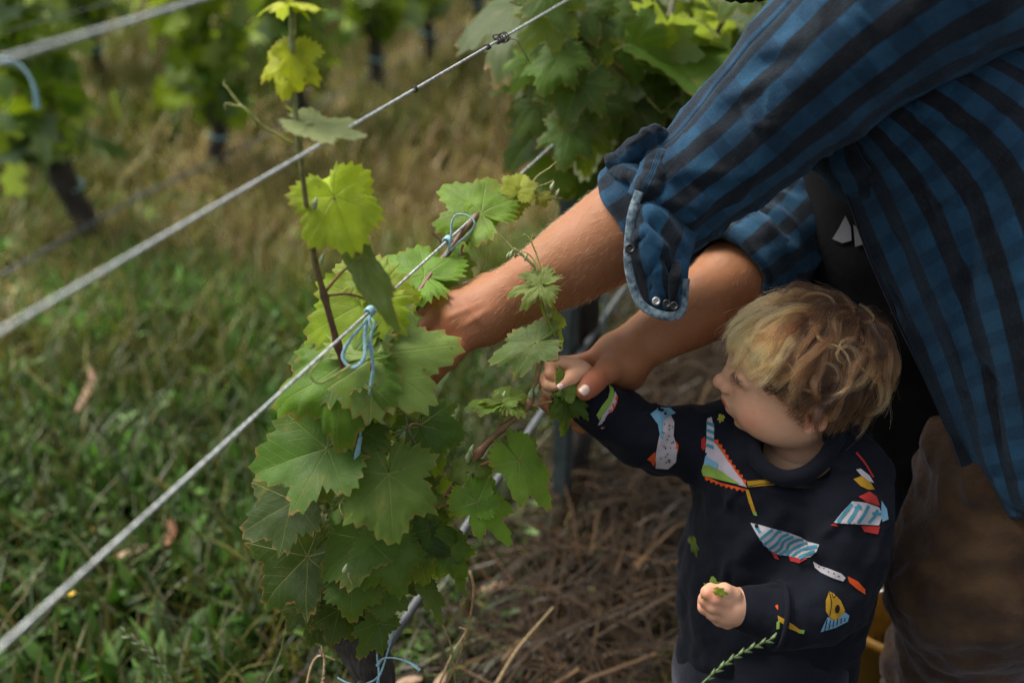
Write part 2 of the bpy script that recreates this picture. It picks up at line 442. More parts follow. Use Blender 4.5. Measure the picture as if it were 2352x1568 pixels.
# small yellow meadow flowers
def flowers(N, seed):
    r = np.random.default_rng(seed); x = r.uniform(-1.8, -.35, N); y = r.uniform(.9, 4.2, N)
    P = []; 
    for k in range(N):
        h = r.uniform(.06, .15); s = r.uniform(.003, .006); c = np.array([x[k], y[k], h])
        for a in np.linspace(0, 6.28, 6, endpoint=False):
            d = np.array([math.cos(a), math.sin(a), .4]) * s; e = np.array([-math.sin(a), math.cos(a), 0]) * s * .45
            P.append([c, c + d * .6 + e, c + d * 1.2, c + d * .6 - e])
    P = np.array(P); return P.reshape(-1, 3), np.arange(len(P) * 4).reshape(-1, 4)
v, f = flowers(26, 61)
M['petal'] = mat_simple('yellow_petal', (.55, .36, .02), .6)
fl = obj('yellow_flowers', v, f, M['petal']); fl['kind'] = 'stuff'; fl['label'] = 'scattered tiny yellow flowers in the grass'; fl['category'] = 'flowers'

# ------------------------------------------------------------------ vine leaves
OUT_A = np.radians([0, 13, 29, 42, 52, 64, 79, 92, 104, 122, 138, 152, 166, 175, 180])
OUT_R = np.array([1.0, .86, .60, .74, .89, .78, .53, .62, .75, .66, .55, .56, .46, .26, .06])
VEINS = np.radians([0, 52, 104, 152])
def leaf_mesh(size, seed=0, lobe=1.0, fold=0.1, curl=.25, droop=.15, wav=.024, wide=1.0, sinus=1.0, teeth=1.1, n_t=32, rings=9):
    r = np.random.default_rng(seed)
    n = n_t * 4; th = np.linspace(-np.pi, np.pi, n, endpoint=False); a = np.abs(th)
    R = np.interp(a, OUT_A, OUT_R); env = np.interp(a, np.radians([0, 52, 104, 152, 180]), [1.0, .88, .74, .55, .07])
    R = env + (R - env) * lobe * (1 + .25 * r.standard_normal() * np.sign(th) * .5)
    R = np.where(a > 2.6, R * sinus + (1 - sinus) * .45 * (np.pi - a) / .54, R)
    R = R * (1 + .05 * np.sin(2 * th + r.uniform(0, 6)) + .04 * np.sin(5 * th + r.uniform(0, 6)))
    ph = np.arange(n) % 4; amp = .042 * teeth * (.6 + .8 * r.uniform(0, 1, n_t)).repeat(4) * sstep(.07, .4, R)
    saw = amp * np.choose(ph, [-.9, .1, 1.0, -.25])
    rho = (np.linspace(0, 1, rings + 1)[1:]) ** .85
    rr = R[None] * rho[:, None] + saw[None] * sstep(.62, 1.0, rho[:, None])
    x = rr * np.sin(th) * wide; y = rr * np.cos(th)
    dphi = np.min(np.abs(a[:, None] - VEINS[None]), 1)
    ax = np.abs(x)
    z = .012 * rr * np.sin(np.clip(dphi / .45, 0, 1) * np.pi * .5) * (.6 + .4 * rho[:, None]) + .02 * rho[:, None] ** 1.5 * np.sin(2 * th + r.uniform(0, 6))
    z = z + fold * ax - droop * ax ** 2 * 1.2 - curl * (y * np.abs(y))
    z = z + wav * rho[:, None] ** 3 * (np.sin(3 * th + r.uniform(0, 6)) + .6 * np.sin(5 * th + r.uniform(0, 6))) + .25 * wav * rho[:, None] ** 6 * np.sin(13 * th + r.uniform(0, 6))
    so = r.uniform(0, 50, 3); q3 = np.stack([x, y, 0 * x], -1).reshape(-1, 3)
    z = z + (.05 * pnoise(q3 * 2.4 + so) + .012 * pnoise(q3 * 8 + so)).reshape(x.shape) - .10 * sstep(.75, 1.0, rho[:, None]) * rr * r.uniform(0, 1)
    co = np.stack([x, y, z], -1).reshape(-1, 3)
    co = np.vstack([co, [[0, 0, 0]]]); uv = np.vstack([np.stack([rr * np.sin(th), rr * np.cos(th)], -1).reshape(-1, 2), [[0, 0]]])
    edge = np.append(np.repeat(rho, n), 0)
    i = np.arange(rings - 1)[:, None]; j = np.arange(n)[None]; j2 = (j + 1) % n
    Fq = np.stack([i * n + j, (i + 1) * n + j, (i + 1) * n + j2, i * n + j2], -1).reshape(-1, 4)
    m = len(co) - 1; k = np.arange(0, n, 2)
    Fq = np.vstack([Fq, np.stack([np.full(len(k), m), k, k + 1, (k + 2) % n], -1)])
    # orient the upper side to +z
    Fq = Fq[:, ::-1]
    return co * size, Fq, uv, edge
def Zv(y): return .835 + .00024 * y
LEAF_N = [0]
def leaf(par, J, T, n=(0, .3, 1), c=(.06, .13, .03), dz=0.0, Z=None, mat='leaf', name='leaf', pet=None, petc=(.16, .10, .04), petr=.0014, scale=1.0, **kw):
    LEAF_N[0] += 1
    z = Z if Z is not None else Zv(J[1]) + dz
    p0 = at(J[0], J[1], z); N = nrm(c2w(n))
    rd = at(T[0], T[1], 1) - C0
    den = rd @ N
    if abs(den) < .12: den = math.copysign(.12, den)
    p1 = C0 + rd * (((p0 - C0) @ N) / den)
    if np.linalg.norm(p1 - p0) > .2: p1 = at(T[0], T[1], z)
    Y = p1 - p0; L = np.linalg.norm(Y); Y = Y / L; N = nrm(N - Y * (N @ Y)); X = np.cross(Y, N)
    kw.setdefault('seed', LEAF_N[0]); kw.setdefault('fold', random.uniform(-.08, .30)); kw.setdefault('curl', random.uniform(.05, .50)); kw.setdefault('droop', random.uniform(0, .45)); kw.setdefault('wav', random.uniform(.012, .045))
    v, f, uv, e = leaf_mesh(L * scale, **kw)
    w = v @ np.stack([X, Y, N])
    o = obj(name, w + p0, f, M[mat], par, uv=uv, attrs={'edge': e})
    j = 1 + .28 * random.uniform(-1, 1)
    o.color = (c[0] * j * 1.02, c[1] * j * 1.06, c[2] * j * .62, 1)
    if pet is not None:
        q = at(pet[0], pet[1], pet[2] if len(pet) > 2 else z + .015)
        mid = (p0 + q) / 2 + np.array([0, 0, .006]) - N * .004
        s = tube([q, mid, p0 + Y * .002], [petr * 1.2, petr, petr * .9], nseg=6, n=10)
        so = obj('petiole', s[0], s[1], M['stem'], o, colr=np.array(petc))
    return o
# palette (real leaf colours)
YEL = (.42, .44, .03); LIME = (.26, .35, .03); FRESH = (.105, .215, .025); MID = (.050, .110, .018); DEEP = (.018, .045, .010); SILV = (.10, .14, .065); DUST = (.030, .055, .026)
BRN = (.115, .036, .020); GRN = (.13, .16, .04)

def stem(par, name, px, radii, cols, nodes=(), n=None, up=(0, 0, 1)):
    """a shoot: px = (x, y, Z); cols interpolated along"""
    P = np.array([at(*p) for p in px]); n = n or len(px) * 7
    radii = np.interp(np.linspace(0, 1, len(px)), np.linspace(0, 1, len(radii)), radii)
    S = spline(np.hstack([P, radii[:, None]]), n)
    for q in nodes:
        a = at(*q); d = np.linalg.norm(S[:, :3] - a, axis=1); S[:, 3] *= 1 + .55 * np.exp(-(d / .006) ** 2)
    v, f, uv = tube(S[:, :3], S[:, 3], nseg=8, n=n)
    k = np.linspace(0, 1, n).repeat(8); cs = np.array(cols); xs = np.linspace(0, 1, len(cs))
    c = np.stack([np.interp(k, xs, cs[:, i]) for i in range(3)], 1); c = np.vstack([c, cs[:1], cs[-1:]])
    return obj(name, v, f, M['stem'], par, uv=uv, colr=c)
def vine_trunk(par, base, top, r0, r1, seed, mat='bark', n=26, nseg=14, bend=.03):
    r = np.random.default_rng(seed)
    k = np.linspace(0, 1, 6)[:, None]; P = base + (top - base) * k
    P[1:-1] += r.normal(0, bend, (4, 3)) * np.array([1, 1, .2])
    R = np.interp(np.linspace(0, 1, 6), [0, .15, .5, .85, 1], [r0 * 1.35, r0, (r0 + r1) * .46, r1, r1 * 1.25])
    v, f, uv = tube(P, R, nseg=nseg, n=n)
    d = pnoise(v * 38) * .006 + pnoise(v * np.array([120, 120, 12])) * .004
    ctr = np.array([v[i * nseg:(i + 1) * nseg].mean(0) for i in range(n)]).repeat(nseg, 0); ctr = np.vstack([ctr, v[-2:]])
    dr = v - ctr; dr /= np.linalg.norm(dr, axis=1)[:, None] + 1e-9
    return obj('trunk', v + dr * d[:, None] * (r0 / .035), f, M[mat], par, uv=uv)

# ------------------------------------------------------------------ the front vine
vine = thing('grapevine', 'leafy grapevine in sharp focus, tied to the wire with blue twine', 'grapevine', row_pt(-.22, 0, -.02), 'grapevines')
tb = at(820, 1560, 1.19); tb0 = np.array([tb[0], tb[1], -.02])
trunk_top = at(812, 1440, 1.17)
vine_trunk(vine, tb0 + np.array([.005, 0, 0]), trunk_top, .021, .024, 3, n=40, bend=.006)
main_px = [(667, -40, .87), (669, 60, .875), (672, 160, .885), (678, 250, .895), (687, 335, .905), (697, 420, .92), (708, 500, .94), (724, 600, .965), (745, 680, .985), (775, 790, 1.015), (806, 900, 1.045), (822, 970, 1.07), (832, 1060, 1.10), (830, 1200, 1.13), (822, 1330, 1.15), (815, 1440, 1.165)]
stem(vine, 'shoot', main_px, [.0022, .0023, .0024, .0024, .0024, .0025, .0027, .0029, .0032, .0036, .0040, .0044, .005, .006, .008, .010],
     [(.15, .18, .05), (.15, .17, .05), (.14, .14, .05), (.12, .10, .04), (.10, .05, .03), BRN, BRN, BRN, (.07, .03, .02), (.06, .03, .02)],
     nodes=[(670, 105, .88), (676, 240, .89), (689, 342, .905), (708, 502, .94), (742, 680, .985), (777, 790, 1.015), (815, 945, 1.06)], n=110)
right_px = [(905, 1330, 1.15), (940, 1250, 1.14), (1000, 1170, 1.125), (1045, 1112, 1.115), (1100, 1040, 1.105), (1152, 985, 1.10), (1212, 932, 1.095), (1232, 870, 1.09), (1243, 820, 1.09), (1256, 745, 1.085), (1250, 680, 1.085), (1236, 625, 1.085), (1205, 590, 1.085), (1180, 570, 1.085)]
stem(vine, 'shoot', right_px, [.0045, .0042, .004, .0038, .0038, .0036, .0034, .0032, .003, .0028, .0024, .002, .0016, .001],
     [(.09, .04, .022), (.15, .06, .03), (.17, .07, .035), (.17, .085, .04), (.18, .10, .045), (.17, .12, .045), (.17, .16, .05), (.18, .20, .06)],
     nodes=[(1100, 1040, 1.105), (1155, 983, 1.10), (1214, 930, 1.095), (1243, 822, 1.09), (1258, 735, 1.085), (1245, 665, 1.085)], n=90)
cane_px = [(905, 760, 1.12), (950, 690, 1.14), (985, 640, 1.16), (1030, 578, 1.19), (1062, 535, 1.21), (1092, 500, 1.235), (1118, 470, 1.25), (1165, 437, 1.26), (1215, 438, 1.26), (1262, 452, 1.26), (1292, 456, 1.26)]
stem(vine, 'cane', cane_px, [.0035, .0038, .004, .004, .004, .0038, .0034, .0024, .0018, .0013, .0008],
     [(.06, .03, .02), BRN, BRN, (.09, .045, .02), (.10, .07, .03), (.17, .18, .05), (.22, .22, .06)], nodes=[(1092, 498, 1.235), (1118, 472, 1.25), (1166, 436, 1.26), (1222, 440, 1.26)], n=70)
stem(vine, 'cane', [(905, 882, 1.05), (880, 918, 1.055), (848, 968, 1.07), (828, 1006, 1.08)], [.0022, .003, .0034, .004], [(.13, .08, .04), BRN, BRN])
stem(vine, 'cane', [(855, 830, 1.02), (852, 870, 1.03), (845, 905, 1.04), (826, 950, 1.06)], [.0022, .0026, .003], [(.13, .08, .04), BRN, BRN])
stem(vine, 'dried_twig', [(990, 515, 1.17), (996, 535, 1.17), (1008, 548, 1.17), (1014, 562, 1.17)], [.001, .0014, .0012], [(.10, .06, .04), (.07, .04, .03)])
stem(vine, 'dried_twig', [(928, 940, 1.08), (940, 990, 1.08), (958, 1030, 1.09), (965, 1060, 1.09)], [.001, .0016, .0014], [(.12, .09, .06), (.14, .10, .06)])
# tendrils
def tendril(par, px, r0=.0013, r1=.0005, c=(.24, .26, .06), c2=(.20, .22, .05)):
    return stem(par, 'tendril', px, [r0, (r0 + r1) / 2, r1], [c, c2], n=len(px) * 6)
tendril(vine, [(676, 332, .905), (640, 312, .90), (605, 290, .895), (572, 258, .89), (550, 240, .89)], .0014, .0012)
tendril(vine, [(552, 242, .89), (535, 220, .89), (522, 202, .89), (514, 194, .89), (516, 186, .89)], .0011, .0006)
tendril(vine, [(556, 246, .89), (536, 242, .89), (520, 238, .89), (516, 246, .89), (520, 252, .89)], .001, .0005)
tendril(vine, [(672, 100, .88), (678, 60, .875), (676, 20, .87), (668, -5, .87)], .0016, .001, (.22, .24, .05))
tendril(vine, [(806, 838, .97), (770, 862, .955), (735, 880, .945), (715, 868, .94), (716, 850, .94), (735, 828, .945), (760, 800, .95)], .0012, .0006)
tendril(vine, [(1190, 588, 1.085), (1170, 562, 1.085), (1152, 545, 1.085), (1142, 532, 1.085)], .0011, .0005, (.28, .22, .06))
tendril(vine, [(1249, 672, 1.085), (1244, 630, 1.085), (1234, 590, 1.085), (1222, 560, 1.085), (1214, 545, 1.085), (1204, 538, 1.085), (1200, 543, 1.085)], .0012, .0005)
tendril(vine, [(1222, 560, 1.085), (1221, 548, 1.085), (1226, 538, 1.085), (1234, 540, 1.085)], .0007, .0004)
tendril(vine, [(1236, 625, 1.08), (1228, 600, 1.08), (1212, 582, 1.08), (1198, 577, 1.08)], .001, .0005)
tendril(vine, [(1225, 440, 1.26), (1224, 420, 1.26), (1238, 402, 1.26), (1262, 386, 1.26), (1277, 372, 1.26)], .0013, .0006, (.30, .26, .06))
tendril(vine, [(1225, 430, 1.26), (1250, 424, 1.26), (1272, 414, 1.26)], .001, .0006, (.30, .26, .06))
tendril(vine, [(1246, 824, 1.09), (1262, 828, 1.09), (1275, 828, 1.085), (1284, 824, 1.085), (1283, 816, 1.085)], .0012, .0008, (.20, .16, .06))
tendril(vine, [(1216, 932, 1.095), (1235, 930, 1.09), (1252, 924, 1.085), (1267, 922, 1.085)], .0018, .0013, (.20, .09, .04), (.22, .16, .05))
tendril(vine, [(1212, 932, 1.095), (1192, 922, 1.09), (1185, 918, 1.09)], .0013, .001, (.20, .14, .05))
tendril(vine, [(1152, 985, 1.10), (1150, 955, 1.095), (1155, 930, 1.095), (1165, 915, 1.095)], .0016, .0012, (.16, .10, .04))
tendril(vine, [(788, 1180, 1.04), (792, 1165, 1.04), (785, 1152, 1.04), (780, 1165, 1.035), (790, 1185, 1.035), (800, 1180, 1.04)], .001, .0005)
tendril(vine, [(800, 1315, 1.06), (802, 1325, 1.06), (808, 1340, 1.06)], .001, .0008, (.2, .2, .1))
# buds and tiny unfolding leaves
def bud(par, x, y, Z, s=.003, c=(.20, .25, .12)):
    v, f, uv = tube([at(x, y, Z) - c2w((0, s, 0)), at(x, y, Z), at(x + 3, y - 4, Z) + c2w((.2 * s, s, 0))], [s * .35, s * .62, s * .15], nseg=8, n=8)
    return obj('bud', v, f, M['stem'], par, colr=np.array(c))
for b in [(738, 598, .96, .004), (722, 308, .90, .005), (1166, 588, 1.085, .0026), (1174, 584, 1.083, .0034), (1184, 586, 1.087, .0028), (1195, 582, 1.085, .0024), (1207, 592, 1.085, .0032), (1247, 770, 1.085, .004), (1235, 800, 1.085, .004), (1219, 905, 1.085, .005), (1232, 897, 1.085, .005),
          (1075, 1050, 1.10, .006), (1082, 1035, 1.10, .005), (925, 1005, 1.08, .005), (792, 1308, 1.05, .0045), (1268, 430, 1.255, .005), (1280, 445, 1.255, .004), (1262, 728, 1.085, .003), (1155, 915, 1.09, .006), (722, 470, .93, .005)]:
    bud(vine, *b)

A = lambda *a, **k: leaf(vine, *a, **k)
# upper shoot
A((664, 126), (640, 216), n=(-.25, .35, 1), c=YEL, dz=.02, wide=1.0, fold=-.1, pet=(672, 108, .885), droop=.25)
A((672, 130), (696, 205), n=(.6, .3, 1), c=YEL, dz=.012, wide=.8, fold=.1)
A((668, 2), (720, 36), n=(.1, 1, .35), c=YEL, dz=.03, wide=.55)
A((676, 8), (640, -30), n=(.1, .8, .5), c=YEL, dz=.03, wide=.6)
A((716, 284), (853, 326), n=(-.15, -.8, -.75), c=(.30, .31, .10), dz=-.01, wide=.55, fold=.2, curl=.1, pet=(690, 338, .905), petc=(.2, .2, .06))
A((722, 300), (662, 242), n=(.2, 1.0, .3), c=LIME, dz=.0, wide=.35, fold=.2)
A((767, 452), (826, 590), n=(.25, .32, 1), c=(.33, .42, .028), dz=.0, wide=.86, lobe=.5, sinus=.9, pet=(711, 500, .94), petc=(.16, .06, .03), curl=.15, droop=.1)
A((752, 446), (700, 394), n=(-.3, .4, .9), c=(.33, .42, .028), dz=.012, wide=.75, lobe=.5)
A((976, 632), (842, 582), n=(-.1, .75, .8), c=FRESH, Z=1.16, wide=.86, lobe=.85, petc=(.16, .06, .03))
A((985, 636), (1064, 640), n=(.25, .6, .8), c=MID, Z=1.175, wide=.85)
A((955, 655), (1010, 690), n=(0, .5, .9), c=DEEP, Z=1.175, wide=.9)
A((1060, 605), (1088, 640), n=(.3, .3, 1), c=MID, Z=1.20, wide=1.0, pet=(1064, 562, 1.205), petc=(.2, .08, .05))
A((1070, 552), (1078, 540), n=(.3, .3, 1), c=SILV, Z=1.20, wide=.9)
A((852, 688), (692, 768), n=(-.15, .3, 1), c=(.27, .38, .025), dz=.05, wide=.85, lobe=.55, curl=.1, pet=(742, 680, .985), petc=(.16, .08, .03))
A((846, 640), (760, 600), n=(-.1, .5, 1), c=LIME, dz=.07, wide=.8, lobe=.6)
A((826, 592), (906, 752), n=(-.25, .2, 1), c=(.075, .115, .05), Z=.955, wide=.28, fold=.25, curl=.05, lobe=.5, teeth=.6, petc=(.16, .08, .03), pet=(742, 676, .985))
A((888, 650), (960, 668), n=(0, .8, .6), c=(.24, .29, .03), Z=1.10, wide=.8)
A((858, 822), (1070, 778), n=(.12, .50, 1), c=(.15, .22, .085), Z=1.03, wide=.86, lobe=.7, fold=-.06, curl=.1)
A((862, 790), (965, 705), n=(.1, .5, 1), c=FRESH, Z=1.06, wide=.8)
A((870, 835), (985, 850), n=(.0, .2, 1), c=(.22, .27, .03), Z=1.07, wide=.8, sinus=.5)
A((925, 675), (900, 735), n=(.1, .2, 1), c=LIME, Z=1.12, wide=.9)
A((960, 690), (925, 700), n=(.1, .4, 1), c=DEEP, Z=1.16, wide=1.0)
# left big leaves
A((803, 828), (612, 936), n=(-.22, .45, 1), c=FRESH, dz=-.0, wide=.92, lobe=.8, sinus=.8, curl=.15, pet=(800, 865, 1.03))
A((800, 830), (640, 756), n=(-.3, .55, .9), c=MID, dz=.02, wide=.75, lobe=.8)
A((802, 850), (835, 975), n=(-.3, .2, 1), c=MID, dz=.03, wide=1.0, lobe=.7)
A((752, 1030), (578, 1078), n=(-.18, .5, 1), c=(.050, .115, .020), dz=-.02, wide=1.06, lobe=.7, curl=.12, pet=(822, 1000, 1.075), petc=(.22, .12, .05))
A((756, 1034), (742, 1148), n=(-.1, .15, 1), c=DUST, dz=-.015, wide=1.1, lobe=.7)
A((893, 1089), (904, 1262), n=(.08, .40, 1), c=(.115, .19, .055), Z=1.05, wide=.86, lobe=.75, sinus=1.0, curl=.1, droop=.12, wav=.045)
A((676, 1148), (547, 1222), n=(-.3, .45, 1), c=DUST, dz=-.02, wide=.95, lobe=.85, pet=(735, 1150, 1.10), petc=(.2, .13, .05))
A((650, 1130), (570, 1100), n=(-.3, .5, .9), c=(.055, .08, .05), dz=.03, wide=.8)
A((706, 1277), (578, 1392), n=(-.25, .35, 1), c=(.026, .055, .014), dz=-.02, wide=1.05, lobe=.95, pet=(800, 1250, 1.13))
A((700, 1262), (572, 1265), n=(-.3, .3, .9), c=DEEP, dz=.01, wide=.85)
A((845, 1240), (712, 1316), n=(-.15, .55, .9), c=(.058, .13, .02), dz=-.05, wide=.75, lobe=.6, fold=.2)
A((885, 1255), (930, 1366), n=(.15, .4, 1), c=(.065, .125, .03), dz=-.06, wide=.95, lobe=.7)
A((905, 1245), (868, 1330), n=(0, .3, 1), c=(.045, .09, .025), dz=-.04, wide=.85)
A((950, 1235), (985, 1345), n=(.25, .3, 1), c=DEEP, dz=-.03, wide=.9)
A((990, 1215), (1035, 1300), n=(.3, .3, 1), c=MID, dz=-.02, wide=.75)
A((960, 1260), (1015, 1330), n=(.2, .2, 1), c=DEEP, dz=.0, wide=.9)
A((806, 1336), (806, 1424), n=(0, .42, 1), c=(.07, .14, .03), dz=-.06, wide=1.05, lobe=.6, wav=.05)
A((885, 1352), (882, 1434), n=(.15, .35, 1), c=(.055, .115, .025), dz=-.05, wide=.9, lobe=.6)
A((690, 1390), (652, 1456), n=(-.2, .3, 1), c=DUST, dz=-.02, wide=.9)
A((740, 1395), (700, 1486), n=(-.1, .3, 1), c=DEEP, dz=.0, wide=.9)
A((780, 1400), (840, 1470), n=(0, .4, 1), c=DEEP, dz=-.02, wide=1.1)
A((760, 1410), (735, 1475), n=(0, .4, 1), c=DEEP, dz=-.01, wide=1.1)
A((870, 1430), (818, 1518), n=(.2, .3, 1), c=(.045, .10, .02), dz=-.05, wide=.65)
# right side
A((1036, 1268), (1072, 1328), n=(.2, .2, 1), c=MID, Z=1.11, wide=1.1, pet=(1000, 1290, 1.13), petc=(.2, .1, .04))
A((1036, 1262), (1062, 1212), n=(.2, .4, 1), c=MID, Z=1.115, wide=.9)
A((1096, 1152), (1184, 1250), n=(.2, .45, 1), c=(.10, .20, .03), Z=1.09, wide=.62, lobe=1.2, pet=(1003, 1168, 1.12), petc=(.17, .08, .04), petr=.002)
A((1100, 1150), (1140, 1090), n=(.3, .5, 1), c=(.10, .20, .03), Z=1.095, wide=.85, lobe=.7)
A((1190, 1056), (1281, 1172), n=(.35, .4, 1), c=(.11, .20, .035), Z=1.085, wide=.55, lobe=.8, curl=.3, pet=(1072, 1080, 1.11), petc=(.19, .09, .04), petr=.002)
A((1195, 1055), (1228, 1004), n=(.35, .4, 1), c=(.11, .20, .035), Z=1.09, wide=1.0, lobe=.5)
A((966, 976), (1072, 1000), n=(.1, .4, 1), c=(.05, .12, .018), Z=1.10, wide=.98, lobe=.75, pet=(935, 985, 1.09), petc=(.2, .1, .04))
A((970, 980), (1010, 1092), n=(.1, .25, 1), c=(.045, .105, .018), Z=1.105, wide=.85, lobe=.75)
A((968, 972), (1048, 915), n=(.1, .5, 1), c=(.05, .12, .018), Z=1.108, wide=.8)
A((894, 890), (966, 952), n=(.1, .5, .9), c=(.15, .20, .045), Z=1.06, wide=.85, pet=(905, 882, 1.05))
A((890, 900), (905, 975), n=(.2, .2, 1), c=(.11, .17, .05), Z=1.06, wide=.7)
A((835, 992), (905, 1030), n=(.1, .6, .8), c=(.065, .13, .03), Z=1.06, wide=.75)
A((860, 1005), (845, 1065), n=(0, .3, 1), c=MID, Z=1.075, wide=.9)
A((1066, 1080), (1026, 1058), n=(-.2, .4, 1), c=(.13, .18, .07), Z=1.10, wide=1.0, lobe=.6, teeth=.7)
A((1100, 1075), (1128, 1050), n=(.2, .4, 1), c=(.13, .18, .07), Z=1.10, wide=1.0, lobe=.6, teeth=.7)
A((1138, 1062), (1162, 1050), n=(.2, .4, 1), c=(.15, .20, .09), Z=1.10, wide=.8)
A((1010, 1150), (1030, 1145), n=(.2, .4, 1), c=(.12, .17, .08), Z=1.10, wide=1.0)
A((1040, 1150), (1058, 1138), n=(.2, .4, 1), c=(.12, .17, .08), Z=1.10, wide=1.0)
A((1232, 785), (1116, 814), n=(-.15, .55, .9), c=(.095, .15, .06), Z=1.075, wide=.72, lobe=.75, pet=(1243, 820, 1.09), petc=(.16, .09, .04), wav=.05)
A((1262, 728), (1314, 788), n=(.7, .5, .6), c=(.13, .16, .05), Z=1.085, wide=.6, fold=.3)
A((1243, 656), (1154, 662), n=(-.1, .5, 1), c=(.15, .19, .08), Z=1.075, wide=.8, lobe=1.5, teeth=1.3)
A((1240, 650), (1188, 626), n=(-.1, .5, 1), c=(.15, .19, .08), Z=1.078, wide=.55, lobe=1.2)
A((1142, 926), (1084, 894), n=(-.1, .9, .35), c=(.10, .17, .04), Z=1.09, wide=.7)
A((1166, 920), (1223, 878), n=(.2, .9, .4), c=(.11, .16, .05), Z=1.09, wide=.6)
A((1150, 922), (1130, 940), n=(0, .4, 1), c=(.16, .20, .08), Z=1.085, wide=1.1)
A((1152, 925), (1185, 935), n=(0, .5, 1), c=(.14, .19, .07), Z=1.085, wide=.8)
A((1106, 490), (1008, 418), n=(-.1, .55, .9), c=(.13, .23, .03), Z=1.235, wide=.95, lobe=.85, curl=.1, pet=(1110, 480, 1.25), petc=(.16, .16, .05))
A((1108, 488), (1138, 440), n=(.1, .5, 1), c=(.13, .23, .03), Z=1.24, wide=1.0, lobe=.6)
A((1190, 440), (1203, 392), n=(0, .4, 1), c=(.26, .29, .04), Z=1.255, wide=1.05, lobe=.6)
A((1180, 452), (1186, 496), n=(0, .3, 1), c=(.26, .29, .04), Z=1.255, wide=1.15, lobe=.6, pet=(1166, 438, 1.26), petc=(.25, .25, .06))
A((1246, 452), (1254, 474), n=(0, .4, 1), c=(.32, .29, .04), Z=1.255, wide=1.1)
A((985, 1356), (1018, 1434), n=(.4, .3, .9), c=(.075, .14, .035), Z=1.13, wide=.45)
A((1048, 1318), (1076, 1374), n=(.6, .3, .7), c=(.075, .14, .035), Z=1.12, wide=.4)
A((1000, 1175), (1046, 1200), n=(.2, .3, 1), c=(.15, .20, .06), Z=1.12, wide=.5)
A((800, 1020), (770, 1035), n=(-.2, .6, .8), c=(.24, .26, .14), Z=1.04, wide=.6)
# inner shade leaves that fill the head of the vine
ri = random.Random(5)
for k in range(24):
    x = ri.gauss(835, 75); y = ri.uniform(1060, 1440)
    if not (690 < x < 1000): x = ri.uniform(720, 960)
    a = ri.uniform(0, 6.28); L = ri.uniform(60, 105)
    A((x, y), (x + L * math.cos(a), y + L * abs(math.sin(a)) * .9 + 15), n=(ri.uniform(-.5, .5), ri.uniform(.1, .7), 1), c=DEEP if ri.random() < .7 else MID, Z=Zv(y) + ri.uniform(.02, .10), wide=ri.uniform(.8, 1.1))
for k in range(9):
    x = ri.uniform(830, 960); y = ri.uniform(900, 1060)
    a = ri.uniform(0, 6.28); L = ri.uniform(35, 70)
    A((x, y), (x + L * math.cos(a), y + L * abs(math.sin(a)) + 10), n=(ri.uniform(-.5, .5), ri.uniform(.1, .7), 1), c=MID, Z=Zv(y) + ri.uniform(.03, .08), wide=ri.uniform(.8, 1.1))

# ------------------------------------------------------------------ trellis: wires, hose, post, twine
def wire(label, z, t0, t1, r, off=0.0, sag=.0, mat='wire', name='trellis_wire', cat='wire', group='trellis wires'):
    ts = np.linspace(t0, t1, 60); P = np.array([row_pt(t, z - sag * (1 - ((t - .5) / 3) ** 2), off) for t in ts])
    v, f, uv = tube(P, np.full(60, r), nseg=10, n=260)
    return tag(obj(name, v, f, M[mat], None, uv=uv), label, cat, group)
def twist(P, r, turns, name, mat, par=None):
    pass
wire('lowest galvanised wire, with the two blue twine knots on it', .914, -1.15, 8, .0016)
wire('middle galvanised wire, passing in front of the upper shoot', 1.111, -1.15, 8, .0016)
wire('topmost galvanised wire, crossing only the upper left corner', 1.258, -1.15, 8, .0017)
hose = wire('grey drip irrigation hose slanting down beside the vine trunk', .455, -1.0, 8, .0062, mat='hose', name='drip_hose', cat='hose', group=None)
dt = thing('dried_tendril', 'withered brown tendril coiled round the middle wire', 'tendril', row_plane(1145, 98))
def coil(c_t, z, turns, R, L, r):
    P = []
    for k in range(int(turns * 12) + 1):
        a = k / 12 * 2 * np.pi; P.append(row_pt(c_t + L * k / (turns * 12), z + R * math.sin(a)) + ROWN * R * math.cos(a))
    return P
cb = row_plane(1140, 100); ct = (cb - W0) @ ROW
tube_obj('coil', coil(ct, 1.111, 3, .0035, .02, .001), .0011, M['bark'], dt, nseg=6, n=60)
tube_obj('coil', coil(ct + .018, 1.111, 2, .006, .012, .001), .0009, M['bark'], dt, nseg=6, n=50)
tube_obj('coil', coil(ct - .03, 1.111, 2, .003, .006, .001), .0009, M['bark'], dt, nseg=6, n=40)
tube_obj('loop', [at(1140, 96, 1.21), at(1132, 84, 1.205), at(1142, 80, 1.2), at(1152, 92, 1.205)], .0008, M['bark'], dt, nseg=6)
tube_obj('loop', [at(1155, 90, 1.21), at(1185, 92, 1.2), at(1198, 112, 1.2), at(1215, 140, 1.2)], .0006, M['bark'], dt, nseg=6)
tube_obj('tendril_ring', coil(((row_plane(951, 215)) - W0) @ ROW, 1.111, 1.5, .003, .004, .001), .0008, M['bark'], dt, nseg=6, n=30)

